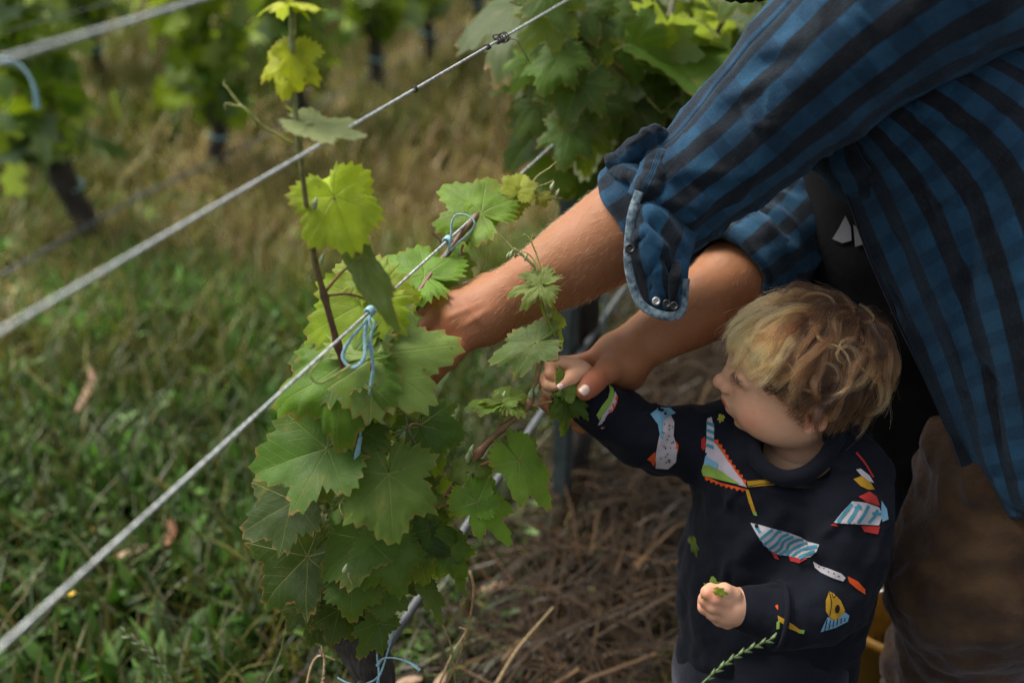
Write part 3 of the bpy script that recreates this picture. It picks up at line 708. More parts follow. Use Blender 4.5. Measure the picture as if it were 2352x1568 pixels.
def ribbon(pts, w, th=.0007, n=None, up=(0, 0, 1), tw=0.0):
    """flat cord: a squashed tube that may twist along its run"""
    P = spline(np.array(pts, float), n or len(pts) * 8); T, A_, B_ = frames(P, up); m = len(P); ns = 8
    a = np.linspace(0, 2 * np.pi, ns, endpoint=False); k = np.linspace(0, tw, m)
    A2 = A_ * np.cos(k)[:, None] + B_ * np.sin(k)[:, None]; B2 = -A_ * np.sin(k)[:, None] + B_ * np.cos(k)[:, None]
    V = (P[:, None] + np.cos(a)[None, :, None] * A2[:, None] * w + np.sin(a)[None, :, None] * B2[:, None] * th).reshape(-1, 3)
    i = np.arange(m - 1)[:, None]; j = np.arange(ns)[None]; j2 = (j + 1) % ns
    return V, np.stack([i * ns + j, i * ns + j2, (i + 1) * ns + j2, (i + 1) * ns + j], -1).reshape(-1, 4), None
def cord(par, name, px, w=.0016, th=.0009, tw=1.5, n=None):
    v, f, _ = ribbon([at(*p) for p in px], w, th, n=n, tw=tw); return obj(name, v, f, M['twine'], par)
tie = thing('twine_tie', 'blue twine bow knotted on the wire above the reaching hand', 'twine', at(1032, 575, 1.18), 'blue twine ties')
cord(tie, 'loop', [(1030, 578, 1.175), (1036, 545, 1.17), (1038, 510, 1.17), (1048, 494, 1.17), (1068, 493, 1.17), (1086, 504, 1.17), (1090, 516, 1.17), (1078, 536, 1.175), (1055, 556, 1.18), (1034, 576, 1.18)], .0021)
cord(tie, 'tail', [(1030, 578, 1.18), (1022, 590, 1.18), (1012, 606, 1.19), (1000, 628, 1.20), (984, 642, 1.21)], .0016)
tube_obj('knot', coil(((row_plane(1026, 578)) - W0) @ ROW, .914, 3, .0042, .009, .001), .0016, M['twine'], tie, nseg=7, n=50)
tie = thing('twine_tie', 'blue twine with a hanging teardrop loop where wire crosses the shoot', 'twine', at(850, 722, 1.0), 'blue twine ties')
cord(tie, 'loop', [(850, 726, 1.00), (832, 748, .995), (808, 775, .99), (792, 802, .99), (788, 822, .99), (798, 838, .99), (814, 843, .99), (830, 832, .99), (838, 812, .99), (838, 775, .995), (842, 740, 1.0), (850, 726, 1.0)], .0019)
cord(tie, 'tail', [(850, 724, 1.0), (848, 742, .995), (856, 762, .995), (848, 790, 1.0), (856, 830, 1.005), (857, 852, 1.01), (848, 900, 1.02), (840, 945, 1.03), (830, 985, 1.045), (826, 1010, 1.05)], .0017, tw=4)
cord(tie, 'tail', [(829, 1002, 1.045), (824, 1022, 1.045), (819, 1062, 1.05)], .0042, .0008, tw=.5)
cord(tie, 'tail', [(846, 728, 1.0), (860, 742, .995), (852, 775, .995), (857, 810, 1.0)], .0014, tw=3)
tube_obj('knot', coil(((row_plane(850, 718)) - W0) @ ROW - .004, .914, 3, .004, .009, .001), .0016, M['twine'], tie, nseg=7, n=50)
tie = thing('twine_tie', 'blue twine tied round the vine trunk at the bottom edge', 'twine', at(868, 1535, 1.16), 'blue twine ties')
cord(tie, 'strand', [(905, 1445, 1.15), (895, 1480, 1.15), (880, 1530, 1.15), (868, 1560, 1.15), (862, 1590, 1.155)], .0012)
cord(tie, 'strand', [(878, 1430, 1.155), (872, 1460, 1.155), (866, 1500, 1.15), (870, 1540, 1.15), (868, 1590, 1.155)], .0012)
cord(tie, 'tail', [(866, 1528, 1.15), (880, 1512, 1.14), (905, 1510, 1.135), (935, 1518, 1.135), (955, 1530, 1.13), (964, 1538, 1.13)], .002, tw=2)
cord(tie, 'collar', [(776, 1556, 1.165), (800, 1568, 1.155), (830, 1572, 1.15), (858, 1562, 1.15), (876, 1545, 1.155)], .002, tw=.5)
# steel post standing in the row, dark trunk of the next vine behind it
pb = row_pt(.60, 0, -.035)
post = thing('steel_post', 'blue grey steel trellis post behind the forearms', 'post', pb)
prof = [(-.022, -.014), (-.014, -.018), (.014, -.018), (.022, -.014), (.022, .012), (.016, .012), (.016, -.011), (-.016, -.011), (-.016, .012), (-.022, .012)]
V = []; 
for z in (-.25, 1.75):
    for a, b in prof: V.append(pb + ROW * a + ROWN * (-b) + np.array([0, 0, z]))
k = len(prof); Fl = [[i, (i + 1) % k, k + (i + 1) % k, k + i] for i in range(k)] + [list(range(k))[::-1], list(range(k, 2 * k))]
obj('channel', np.array(V), Fl, M['steel'], post, smooth=False)
for z in (.455, .914, 1.111, 1.258, 1.5):
    c = pb + np.array([0, 0, z]); v, f, uv = tube([c + ROWN * .02, c + ROWN * .026 + np.array([0, 0, .006]), c + ROWN * .02 + np.array([0, 0, .012])], [.0015] * 3, nseg=6, n=8)
    obj('wire_hook', v, f, M['steel'], post)

# ------------------------------------------------------------------ the next vine in the row (big dark leaves behind the sleeve)
v2 = thing('grapevine', 'big dark leaved grapevine just behind the plaid sleeve and steel post', 'grapevine', row_pt(.66, 0, -.02), 'grapevines')
vine_trunk(v2, row_pt(.70, -.02, -.03), row_pt(.70, .62, -.03), .03, .034, 9, n=30, bend=.01)
for z in (.40, .52):
    c = row_pt(.70, z, -.03); tube_obj('twine_band', [c + np.array([math.cos(a) * .038, math.sin(a) * .038, .004 * math.sin(3 * a)]) for a in np.linspace(0, 6.28, 18)], .003, M['twine'], v2, nseg=6, n=50)
tube_obj('twine_band', [row_pt(.69, .55, .012), row_pt(.685, .48, .012), row_pt(.69, .40, .015), row_pt(.685, .34, .01)], .0022, M['twine'], v2, nseg=6)
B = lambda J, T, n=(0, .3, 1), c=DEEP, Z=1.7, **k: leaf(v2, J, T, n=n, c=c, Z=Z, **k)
stem(v2, 'cane', [(1170, 0, 1.55), (1262, 40, 1.55), (1340, 92, 1.56), (1390, 130, 1.56), (1440, 175, 1.58), (1478, 215, 1.6), (1500, 265, 1.62), (1512, 310, 1.64)], [.003, .004, .0042, .0042, .004, .0036, .003, .0025], [(.15, .17, .06), (.15, .14, .06), (.16, .11, .05), (.12, .08, .04)], nodes=[(1395, 132, 1.56), (1480, 218, 1.6)])
stem(v2, 'cane', [(1330, 560, 1.75), (1370, 420, 1.72), (1420, 300, 1.7), (1480, 180, 1.72), (1530, 60, 1.75), (1560, -60, 1.78)], [.007, .006, .005, .005, .004, .004], [(.06, .04, .03), (.08, .05, .03), (.10, .08, .04)])
stem(v2, 'cane', [(1690, -20, 1.6), (1660, 50, 1.62), (1625, 120, 1.65), (1590, 190, 1.7)], [.004, .0045, .005, .005], [(.10, .08, .04), (.06, .05, .03)])
stem(v2, 'petiole', [(1390, 138, 1.56), (1360, 160, 1.55), (1318, 176, 1.54)], [.0022, .002, .002], [(.22, .07, .05), (.26, .10, .06)])
tendril(v2, [(1392, 128, 1.55), (1430, 108, 1.55), (1450, 112, 1.55), (1458, 140, 1.55), (1480, 150, 1.55)], .0016, .0008)
tendril(v2, [(1480, 215, 1.6), (1500, 240, 1.58), (1520, 258, 1.58), (1530, 250, 1.58)], .0014, .0008)
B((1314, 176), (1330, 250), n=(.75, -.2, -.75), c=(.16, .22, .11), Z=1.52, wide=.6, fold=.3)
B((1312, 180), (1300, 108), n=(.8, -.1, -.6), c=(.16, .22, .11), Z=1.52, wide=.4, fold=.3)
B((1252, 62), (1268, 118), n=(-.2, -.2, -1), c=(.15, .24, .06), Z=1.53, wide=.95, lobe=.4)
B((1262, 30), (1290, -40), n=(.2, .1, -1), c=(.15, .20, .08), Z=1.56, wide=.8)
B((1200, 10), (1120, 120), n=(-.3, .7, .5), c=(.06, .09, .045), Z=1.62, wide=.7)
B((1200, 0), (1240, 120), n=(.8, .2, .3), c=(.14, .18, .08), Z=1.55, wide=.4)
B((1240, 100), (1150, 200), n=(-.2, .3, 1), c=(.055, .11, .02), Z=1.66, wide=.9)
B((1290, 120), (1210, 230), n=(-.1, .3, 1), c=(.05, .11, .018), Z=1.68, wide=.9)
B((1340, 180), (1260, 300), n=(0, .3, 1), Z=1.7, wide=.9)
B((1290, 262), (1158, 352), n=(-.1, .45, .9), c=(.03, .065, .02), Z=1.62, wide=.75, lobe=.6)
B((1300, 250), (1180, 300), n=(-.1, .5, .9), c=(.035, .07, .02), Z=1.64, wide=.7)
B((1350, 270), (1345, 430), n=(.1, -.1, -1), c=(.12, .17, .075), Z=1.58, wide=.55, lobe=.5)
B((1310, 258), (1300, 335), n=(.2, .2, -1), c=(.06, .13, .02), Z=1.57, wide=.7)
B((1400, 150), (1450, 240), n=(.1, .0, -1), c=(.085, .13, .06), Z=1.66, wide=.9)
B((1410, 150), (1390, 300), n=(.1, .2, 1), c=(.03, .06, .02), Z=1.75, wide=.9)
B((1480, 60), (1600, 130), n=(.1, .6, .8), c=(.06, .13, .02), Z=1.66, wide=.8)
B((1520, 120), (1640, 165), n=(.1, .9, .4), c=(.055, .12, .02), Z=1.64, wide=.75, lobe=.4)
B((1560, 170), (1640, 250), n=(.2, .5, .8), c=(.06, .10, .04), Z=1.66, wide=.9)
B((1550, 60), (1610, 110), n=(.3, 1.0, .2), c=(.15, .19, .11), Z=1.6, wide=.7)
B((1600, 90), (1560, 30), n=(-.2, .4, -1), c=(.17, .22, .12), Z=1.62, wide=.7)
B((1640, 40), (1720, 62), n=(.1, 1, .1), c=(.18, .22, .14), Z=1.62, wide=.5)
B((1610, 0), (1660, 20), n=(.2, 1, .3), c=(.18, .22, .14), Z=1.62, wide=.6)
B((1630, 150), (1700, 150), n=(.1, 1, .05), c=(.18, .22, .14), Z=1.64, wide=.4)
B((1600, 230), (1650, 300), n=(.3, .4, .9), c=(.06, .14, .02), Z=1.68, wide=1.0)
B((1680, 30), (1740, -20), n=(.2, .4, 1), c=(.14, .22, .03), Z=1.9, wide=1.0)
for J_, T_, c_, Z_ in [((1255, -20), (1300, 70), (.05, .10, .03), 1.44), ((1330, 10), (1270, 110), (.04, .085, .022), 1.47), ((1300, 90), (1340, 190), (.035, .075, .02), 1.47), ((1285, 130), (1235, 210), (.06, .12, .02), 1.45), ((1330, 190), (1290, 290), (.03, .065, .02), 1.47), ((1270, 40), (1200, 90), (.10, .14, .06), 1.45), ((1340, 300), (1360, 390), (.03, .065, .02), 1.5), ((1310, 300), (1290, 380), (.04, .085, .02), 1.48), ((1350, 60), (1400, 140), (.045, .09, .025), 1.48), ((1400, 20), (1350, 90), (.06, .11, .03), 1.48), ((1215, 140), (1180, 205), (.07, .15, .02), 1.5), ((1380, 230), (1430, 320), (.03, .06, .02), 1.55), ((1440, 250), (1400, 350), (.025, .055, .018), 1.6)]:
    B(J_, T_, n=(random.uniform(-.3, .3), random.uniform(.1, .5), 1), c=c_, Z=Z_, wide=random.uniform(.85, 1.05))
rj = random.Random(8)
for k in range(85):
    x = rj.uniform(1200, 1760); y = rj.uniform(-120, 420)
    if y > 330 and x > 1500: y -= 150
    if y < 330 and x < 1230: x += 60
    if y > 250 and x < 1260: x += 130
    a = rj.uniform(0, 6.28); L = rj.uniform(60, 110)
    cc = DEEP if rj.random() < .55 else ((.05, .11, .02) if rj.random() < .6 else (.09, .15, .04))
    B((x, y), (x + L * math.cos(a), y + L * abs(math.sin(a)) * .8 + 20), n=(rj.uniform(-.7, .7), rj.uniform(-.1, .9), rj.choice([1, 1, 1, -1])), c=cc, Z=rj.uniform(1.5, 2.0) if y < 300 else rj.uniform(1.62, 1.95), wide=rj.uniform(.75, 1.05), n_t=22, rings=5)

# ------------------------------------------------------------------ blurred vines of the rows behind
TPL_A = np.array([180, 205, 232, 256, 281, 308, 335, 0, 25, 52, 79, 104, 128, 155])
def crown_mesh(N, ctr, ext, seed, size=(.055, .095), tones=((.05, .11, .012), (.03, .065, .014), (.16, .26, .02), (.09, .13, .07)), w=(.4, .3, .18, .12), shape=None):
    r = np.random.default_rng(seed)
    a = np.radians(TPL_A); rr = np.interp(np.minimum(a, 2 * np.pi - a), OUT_A, OUT_R)
    t = np.stack([rr * np.sin(a), rr * np.cos(a), .12 * rr * np.abs(np.sin(a)) - .15 * rr ** 2], 1); t = np.vstack([[0, 0, 0], t]); m = len(t)
    u = r.normal(0, .45, (N, 3)); u[:, 2] = r.uniform(-1, 1, N)
    if shape: u = shape(u, r)
    P = ctr + ROW * (u[:, 0] * ext[0])[:, None] + ROWN * (u[:, 1] * ext[1])[:, None] + np.array([0, 0, 1]) * (u[:, 2] * ext[2])[:, None]
    n = r.normal(0, .55, (N, 3)) + np.array([0, -.35, .55]) + u * .3; n /= np.linalg.norm(n, axis=1)[:, None]
    y = r.normal(0, .6, (N, 3)) + np.array([0, 0, -.7]); y -= n * (y * n).sum(1)[:, None]; y /= np.linalg.norm(y, axis=1)[:, None]
    x = np.cross(y, n); s = r.uniform(*size, N)
    V = P[:, None] + s[:, None, None] * (t[None, :, :1] * x[:, None] + t[None, :, 1:2] * y[:, None] + t[None, :, 2:] * n[:, None])
    f = np.array([[0, k, k + 1, k + 2] for k in range(1, m - 2, 2)] + [[0, m - 2, m - 1, 1]])[:, ::-1]
    Fq = (np.arange(N) * m)[:, None, None] + f[None]
    tn = np.array(tones)[r.choice(len(tones), N, p=np.array(w) / sum(w))] * r.uniform(.7, 1.3, N)[:, None]
    return V.reshape(-1, 3), Fq.reshape(-1, 4), np.repeat(tn, m, 0)
def back_vine(label, t, off, seed, trunk_h=.42, lean=.06, ext=(.20, .16, .55), n=230, tie=True, zc=None, zone='grapevines', r=.034, bright=True):
    b = row_pt(t, 0, off); rr = random.Random(seed)
    o = thing('grapevine', label, 'grapevine', b, 'grapevines')
    top = b + np.array([-lean, 0, trunk_h])
    vine_trunk(o, b + np.array([0, 0, -.02]), top, r, r * 1.1, seed, n=18, nseg=10, bend=.012)
    zc = zc or trunk_h + ext[2] * .92
    c0 = np.array([top[0], top[1], zc])
    tones = ((.075, .17, .016), (.04, .09, .016), (.26, .38, .03), (.15, .22, .13))
    w = (.3, .15, .42, .13) if bright else (.40, .22, .22, .16)
    v, f, c = crown_mesh(n, c0, ext, seed, tones=tones, w=w)
    obj('crown', v, f, M['leaf_far'], o, colr=c)
    for k in range(3):
        p = [top, top + np.array([rr.uniform(-.05, .05), 0, .15]), top + np.array([rr.uniform(-.12, .12), rr.uniform(-.06, .06), .45]), top + np.array([rr.uniform(-.15, .15), rr.uniform(-.08, .08), 1.0])]
        tube_obj('cane', p, [.008, .006, .005, .003], M['bark'], o, nseg=6, n=14)
    if tie:
        c = b + (top - b) * .55
        tube_obj('twine_band', [c + np.array([math.cos(a) * r * 1.12, math.sin(a) * r * 1.12, .006 * math.sin(2 * a)]) for a in np.linspace(0, 6.28, 16)], .006, M['twine'], o, nseg=6, n=40)
    return o
back_vine('nearest blurred vine at far left, stubby dark trunk with blue band', 1.42, -2.0, 71, .36, .085, (.22, .18, .62), 330, r=.042, bright=True)
back_vine('second blurred vine from the left in the row behind', 2.10, -1.95, 72, .30, .02, (.17, .15, .66), 300, r=.03)
back_vine('third blurred vine from the left, its crown behind the upper shoot', 2.66, -1.95, 73, .30, .02, (.19, .15, .68), 330)
back_vine('fourth blurred vine, slim dark trunk right of the upper shoot', 3.20, -1.85, 74, .38, .03, (.19, .15, .68), 330)
back_vine('fifth blurred vine, half hidden left of the big dark leaves', 3.75, -1.85, 75, .38, .03, (.22, .16, .68), 330)
back_vine('sixth blurred vine of the row behind, mostly hidden by the big dark leaves', 4.5, -1.9, 76, .38, .03, (.34, .2, .68), 360)
back_vine('blurred vine in the upper left corner, one row further back', 2.05, -3.25, 77, .42, .04, (.32, .2, .68), 360)
back_vine('far blurred vine between the first two trunks, two rows back', 2.85, -3.2, 78, .38, .03, (.34, .2, .7), 380)
for k, (t, off) in enumerate([(3.5, -3.3), (4.2, -3.3), (5.0, -3.2), (5.9, -3.2)]):
    back_vine(['far vine above the second trunk, two rows back', 'far vine behind the upper shoot, two rows back', 'far vine right of the upper shoot, two rows back', 'farthest vine top centre, two rows back'][k], t, off, 80 + k, .42, .03, (.40, .22, .72), 400, tie=False)
for k, (t, off) in enumerate([(1.6, .06), (2.5, .0), (3.6, .0)]):
    back_vine(['sunlit yellow green vine next along the front row, beside the sleeve', 'second pale blurred vine along the front row, past the sleeve', 'third pale blurred vine along the front row, top right'][k], t, off, 90 + k, .6, .0, (.42, .18, .62), 420, tie=False, bright=True)
tag(tube_obj('drip_hose', [row_pt(t, .10 + .01 * math.sin(t * 5), -1.92) for t in np.linspace(.2, 6, 20)], .006, M['hose'], None, nseg=8, n=80), 'dark hose low along the blurred row behind', 'hose')
for z, lab in ((.75, 'lower thin wire of the blurred row behind'), (1.05, 'upper thin wire of the blurred row behind')):
    tag(tube_obj('trellis_wire', [row_pt(t, z, -1.92) for t in (-1, 2, 5, 8)], .0017, M['wire'], None, nseg=6, n=20), lab, 'wire', 'trellis wires')
tie = thing('twine_tie', 'pale blue twine end hanging blurred at the upper left edge', 'twine', at(60, 160, 2.4), 'blue twine ties')
cord(tie, 'tail', [(-20, 140, 2.4), (30, 142, 2.4), (60, 165, 2.4), (80, 205, 2.4), (86, 250, 2.4)], .009, .003)

# ------------------------------------------------------------------ single straws and fallen leaves
def straw(label, px, r=.002, c=(.30, .22, .12), cat='stalk', name='dry_stalk', group='dry stalks near the trunk'):
    o = stem(None, name, px, [r, r * .8, r * .45], [c, c]); return tag(o, label, cat, group)
straw('stiff pale stalk leaning right in the straw under the hands', [(1130, 1590, 1.5), (1190, 1490, 1.48), (1270, 1395, 1.46)], .0036)
straw('kinked thin stalk hanging below the right hand leaves', [(1080, 1310, 1.2), (1088, 1360, 1.2), (1072, 1450, 1.22), (1045, 1530, 1.24), (1010, 1600, 1.26)], .0018, (.34, .22, .10))
straw('fine stalk arching behind the hose bottom', [(1010, 1420, 1.25), (1035, 1480, 1.25), (1045, 1560, 1.27), (1050, 1620, 1.3)], .0016, (.25, .22, .10))
straw('curved dry stalk crossing right of the blue twine', [(1000, 1590, 1.3), (1040, 1500, 1.3), (1070, 1450, 1.3), (1055, 1440, 1.3)], .0018)
straw('pale bent seed stalk left of the trunk', [(700, 1600, 1.28), (715, 1530, 1.28), (735, 1505, 1.28), (770, 1515, 1.28)], .002)
straw('thin green stalk left of the trunk base', [(600, 1590, 1.3), (640, 1510, 1.3), (655, 1450, 1.3)], .0012, (.09, .12, .04))
def seed_head(label, px, r, c, n=16, L=.010):
    o = thing('grass_ear', label, 'grass', at(*px[0]), 'grass ears')
    stem(o, 'stalk', px, [.0009, .0008, .0006], [c, c])
    P = spline(np.array([at(*p) for p in px]), n); T, A_, B_ = frames(P)
    for k in range(2, n):
        sg = 1 if k % 2 else -1; d = nrm(T[k] + c2w((0, .5 * sg, 0)))
        v, f, _ = tube([P[k], P[k] + d * L * .5 + B_[k] * sg * .001, P[k] + d * L], [.0006, .0017, .0003], nseg=6, n=7)
        obj('spikelet', v, f, M['stem'], o, colr=np.array(c) * random.uniform(.8, 1.3))
    return o
seed_head('green grass ear slanting across the child at the bottom edge', [(1600, 1580, 1.02), (1650, 1535, 1.02), (1700, 1500, 1.02), (1768, 1468, 1.02)], .001, (.09, .14, .05))
seed_head('pale grass ear in the lower left, leaning over the weeds', [(410, 1600, 1.45), (380, 1540, 1.44), (340, 1490, 1.43), (290, 1455, 1.42)], .001, (.20, .24, .13), L=.013)
seed_head('brown seed head drooping left of the vine trunk', [(735, 1590, 1.26), (742, 1555, 1.25), (745, 1520, 1.25), (742, 1505, 1.25)], .001, (.30, .22, .13), n=18, L=.013)
def fallen(label, pts, w, c=(.26, .155, .10), z=.10):
    P = [ground_at(x, y, z) for x, y in pts]
    P = spline(np.array(P), 14); T, A_, B_ = frames(P); k = np.linspace(0, 1, 14); wd = w * np.sin(np.pi * (.08 + .86 * k)) ** .7
    V = np.stack([P - B_ * wd[:, None], P - A_ * wd[:, None] * .25 + 0 * P, P + B_ * wd[:, None]], 1).reshape(-1, 3)
    i = np.arange(13)[:, None]; j = np.arange(2)[None]
    Fq = np.stack([i * 3 + j, i * 3 + j + 1, (i + 1) * 3 + j + 1, (i + 1) * 3 + j], -1).reshape(-1, 4)
    m = mat_simple('fallen_leaf', c, .75, 0, 90, .3)
    o = obj('fallen_leaf', V, Fq, m); so = o.modifiers.new('thick', 'SOLIDIFY'); so.thickness = .0015
    return tag(o, label, 'leaf', 'fallen dry leaves')
fallen('curled pinkish brown dry leaf standing in the grass at left', [(175, 945), (195, 910), (212, 870), (205, 840)], .010)
fallen('flat pale pink dry leaf lower left, under the lowest wire', [(272, 1275), (300, 1265), (338, 1250)], .010, (.36, .235, .16))
fallen('rusty brown dry leaf right of the lowest wire', [(385, 1250), (395, 1215), (390, 1190)], .009, (.22, .09, .045))
fallen('long pinkish dry leaf on the straw below the hanging leaves', [(1095, 1360), (1140, 1345), (1170, 1335)], .010, (.28, .17, .11))
fallen('pale curled dry leaf beside the blue twine end', [(890, 1600), (930, 1565), (970, 1556)], .009, (.20, .13, .08), .2)
fallen('pale folded dry leaf right of the trunk at bottom edge', [(985, 1600), (1010, 1565), (1022, 1540)], .008, (.20, .13, .08), .2)
# ------------------------------------------------------------------ smooth bodies: blended solids meshed as one surface
class Solid:
    def __init__(s): s.ops = []
    def cone(s, a, b, ra, rb, k=.008, sub=False, flat=None):
        s.ops.append(('c', np.asarray(a, float), np.asarray(b, float), ra, rb, k, sub, flat)); return s
    def chain(s, pts, rs, k=.006, flat=None):
        for i in range(len(pts) - 1): s.cone(pts[i], pts[i + 1], rs[i], rs[i + 1], k, flat=flat)
        return s
    def ell(s, c, r, k=.01, sub=False, rot=None):
        r = np.full(3, r) if np.isscalar(r) else np.asarray(r, float)
        s.ops.append(('e', np.asarray(c, float), r, rot, None, k, sub, None)); return s
    def d(s, P):
        P = np.asarray(P, np.float32)
        if len(P) <= 12000: return s._d(P)
        return np.concatenate([s._d(P[k:k + 12000]) for k in range(0, len(P), 12000)])
    def _d(s, P):
        D = None; ln = lambda q: np.sqrt(np.einsum('ij,ij->i', q, q))
        for o in s.ops:
            k, sub = np.float32(o[5]), o[6]
            if o[0] == 'c':
                a, b, ra, rb, flat = o[1].astype(np.float32), o[2].astype(np.float32), o[3], o[4], o[7]; q = P - a; ba = b - a
                if flat is not None:
                    n = np.asarray(flat[0], np.float32); sc = np.float32(flat[1] - 1); q = q + n * ((q @ n) * sc)[:, None]; ba = ba + n * ((ba @ n) * sc)
                h = np.clip((q @ ba) / (ba @ ba + np.float32(1e-12)), 0, 1)
                x = ln(q - h[:, None] * ba) - (np.float32(ra) + np.float32(rb - ra) * h)
            else:
                r = o[2].astype(np.float32); q = P - o[1].astype(np.float32)
                if o[3] is not None: q = q @ o[3].T.astype(np.float32)
                q = q / r; k0 = ln(q); k1 = ln(q / r) + np.float32(1e-9); x = np.where(k0 < 1e-6, -r.min(), k0 * (k0 - 1) / k1)
            if D is None: D = x
            elif sub: h = np.maximum(k - np.abs(D + x), 0) / k; D = np.maximum(D, -x) + h * h * k * np.float32(.25)
            else: h = np.maximum(k - np.abs(D - x), 0) / k; D = np.minimum(D, x) - h * h * k * np.float32(.25)
        return D
    def bounds(s):
        L, U = np.full(3, 1e9), np.full(3, -1e9)
        for o in s.ops:
            if o[6]: continue
            if o[0] == 'c':
                for p, r in ((o[1], o[3]), (o[2], o[4])): L = np.minimum(L, p - r); U = np.maximum(U, p + r)
            else: m = o[2].max(); L = np.minimum(L, o[1] - m); U = np.maximum(U, o[1] + m)
        return L, U
    def mesh(s, h, B=4):
        L, U = s.bounds(); L = L - 3 * h; n = (np.ceil((U + 3 * h - L) / h / B).astype(int) + 1) * B + 1
        nc = (n - 1) // B + 1
        ax = [L[i] + np.arange(n[i]) * h for i in range(3)]; cx = [a[::B] for a in ax]
        G = np.stack(np.meshgrid(*cx, indexing='ij'), -1); Dc = s.d(G.reshape(-1, 3)).reshape(nc)
        near = np.abs(Dc) < B * h * 1.5
        D = np.repeat(np.repeat(np.repeat(Dc, B, 0), B, 1), B, 2)[:n[0], :n[1], :n[2]]
        nb = near.copy()
        for a in range(3):
            x = nb.copy(); sl = [slice(None)] * 3; sr = [slice(None)] * 3; sl[a] = slice(1, None); sr[a] = slice(None, -1)
            x[tuple(sl)] |= nb[tuple(sr)]; x[tuple(sr)] |= nb[tuple(sl)]; nb = x
        m = np.repeat(np.repeat(np.repeat(nb, B, 0), B, 1), B, 2)[:n[0], :n[1], :n[2]]
        I = np.argwhere(m); D[m] = s.d(L + I * h)
        S = D < 0
        c = np.zeros(tuple(n - 1), np.int8)
        for dx in (0, 1):
            for dy in (0, 1):
                for dz in (0, 1): c += S[dx:n[0] - 1 + dx, dy:n[1] - 1 + dy, dz:n[2] - 1 + dz]
        mix = (c > 0) & (c < 8); idx = np.full(tuple(n - 1), -1, np.int64); I = np.argwhere(mix); idx[mix] = np.arange(len(I))
        acc = np.zeros((len(I), 3)); cnt = np.zeros(len(I))
        for a in range(3):
            e = np.eye(3, dtype=int)[a]; o1, o2 = [np.eye(3, dtype=int)[b] for b in range(3) if b != a]
            for p in (0, 1):
                for q2 in (0, 1):
                    b0 = I + p * o1 + q2 * o2; b1 = b0 + e
                    d0 = D[tuple(b0.T)]; d1 = D[tuple(b1.T)]; k = (d0 < 0) != (d1 < 0)
                    t = np.where(k, d0 / np.where(k, d0 - d1, 1), 0); pt = b0 + t[:, None] * e
                    acc[k] += pt[k]; cnt[k] += 1
        V = L + acc / np.maximum(cnt, 1)[:, None] * h
        Fs = []
        for a in range(3):
            e = np.eye(3, dtype=int)[a]; b, c2 = [(1, 2), (2, 0), (0, 1)][a]
            sl0 = [slice(1, -1)] * 3; sl0[a] = slice(0, -1); sl1 = list(sl0); sl1[a] = slice(1, None)
            s0 = S[tuple(sl0)]; s1 = S[tuple(sl1)]
            for flip in (False, True):
                k = np.argwhere((s0 & ~s1) if not flip else (~s0 & s1)); off = np.array([1, 1, 1]); off[a] = 0; k = k + off
                eb = np.eye(3, dtype=int)[b]; ec = np.eye(3, dtype=int)[c2]
                qd = np.stack([idx[tuple((k - eb - ec).T)], idx[tuple((k - ec).T)], idx[tuple(k.T)], idx[tuple((k - eb).T)]], 1)
                Fs.append(qd[:, ::-1] if flip else qd)
        Fs = np.concatenate(Fs); Fs = Fs[(Fs >= 0).all(1)]
        for _ in range(2):
            d = s.d(V); e = h * .5; g = np.stack([s.d(V + np.eye(3)[i] * e) - s.d(V - np.eye(3)[i] * e) for i in range(3)], 1) / (2 * e)
            st = d / np.maximum((g * g).sum(1), .2); V = V - g * np.clip(st, -h, h)[:, None]
        return V, Fs
    def normal(s, V, e=.001):
        g = np.stack([s.d(V + np.eye(3)[i] * e) - s.d(V - np.eye(3)[i] * e) for i in range(3)], 1)
        return g / (np.linalg.norm(g, axis=1)[:, None] + 1e-9)
def nz(P, f, seed=0.0):
    return pnoise(P * f + np.array([seed, seed * 1.7, 0]) + 100)
def nza(P, T, fl, fa, seed=0.0):
    """noise stretched along direction T: fl along, fa across"""
    a = P @ T; Q = P - a[:, None] * T
    return pnoise(Q * fa + T * (a * fl)[:, None] + seed + 100)
def pts(L): return [at(*p) for p in L]
def blob(V, c, r): return np.exp(-(np.linalg.norm(V - c, axis=1) / r) ** 2)

# ------------------------------------------------------------------ cloth and skin materials
def mat_skin(name, rough=.5, sss=.12):
    t = NT(name); co = t.objco(); b = t.attr('tint')
    n = t.noise(co, 60, 4, .6); n2 = t.noise(co, 420, 3, .6); n3 = t.noise(co, 900, 2)
    c = t.mix(t.math('MULTIPLY', t.smooth(n, .4, .7), .22), b, t.mix(1, b, (.82, .62, .55), 'MULTIPLY'))
    c = t.mix(t.math('MULTIPLY', t.smooth(t.noise(co, 230, 2), .70, .78), .4), c, t.mix(1, b, (.45, .33, .28), 'MULTIPLY'))
    h = t.math('ADD', n2, t.math('MULTIPLY', n3, .5))
    p = t.bsdf(c, rough, normal=t.bump(h, .22, .0006))
    p.inputs['Subsurface Weight'].default_value = sss; p.inputs['Subsurface Radius'].default_value = (1.0, .35, .18); p.inputs['Subsurface Scale'].default_value = .006
    p.inputs['Specular IOR Level'].default_value = .28
    return t.done(p.outputs[0])
M['skin_man'] = mat_skin('tanned_skin', .58); M['skin_child'] = mat_skin('fair_skin', .5, .2)
def weave(t, uv, s=900):
    w = t.n('ShaderNodeTexWave', wave_type='BANDS', bands_direction='DIAGONAL'); w.inputs['Scale'].default_value = s; w.inputs['Distortion'].default_value = .5
    t.l(uv, w.inputs['Vector']); return w.outputs['Fac']
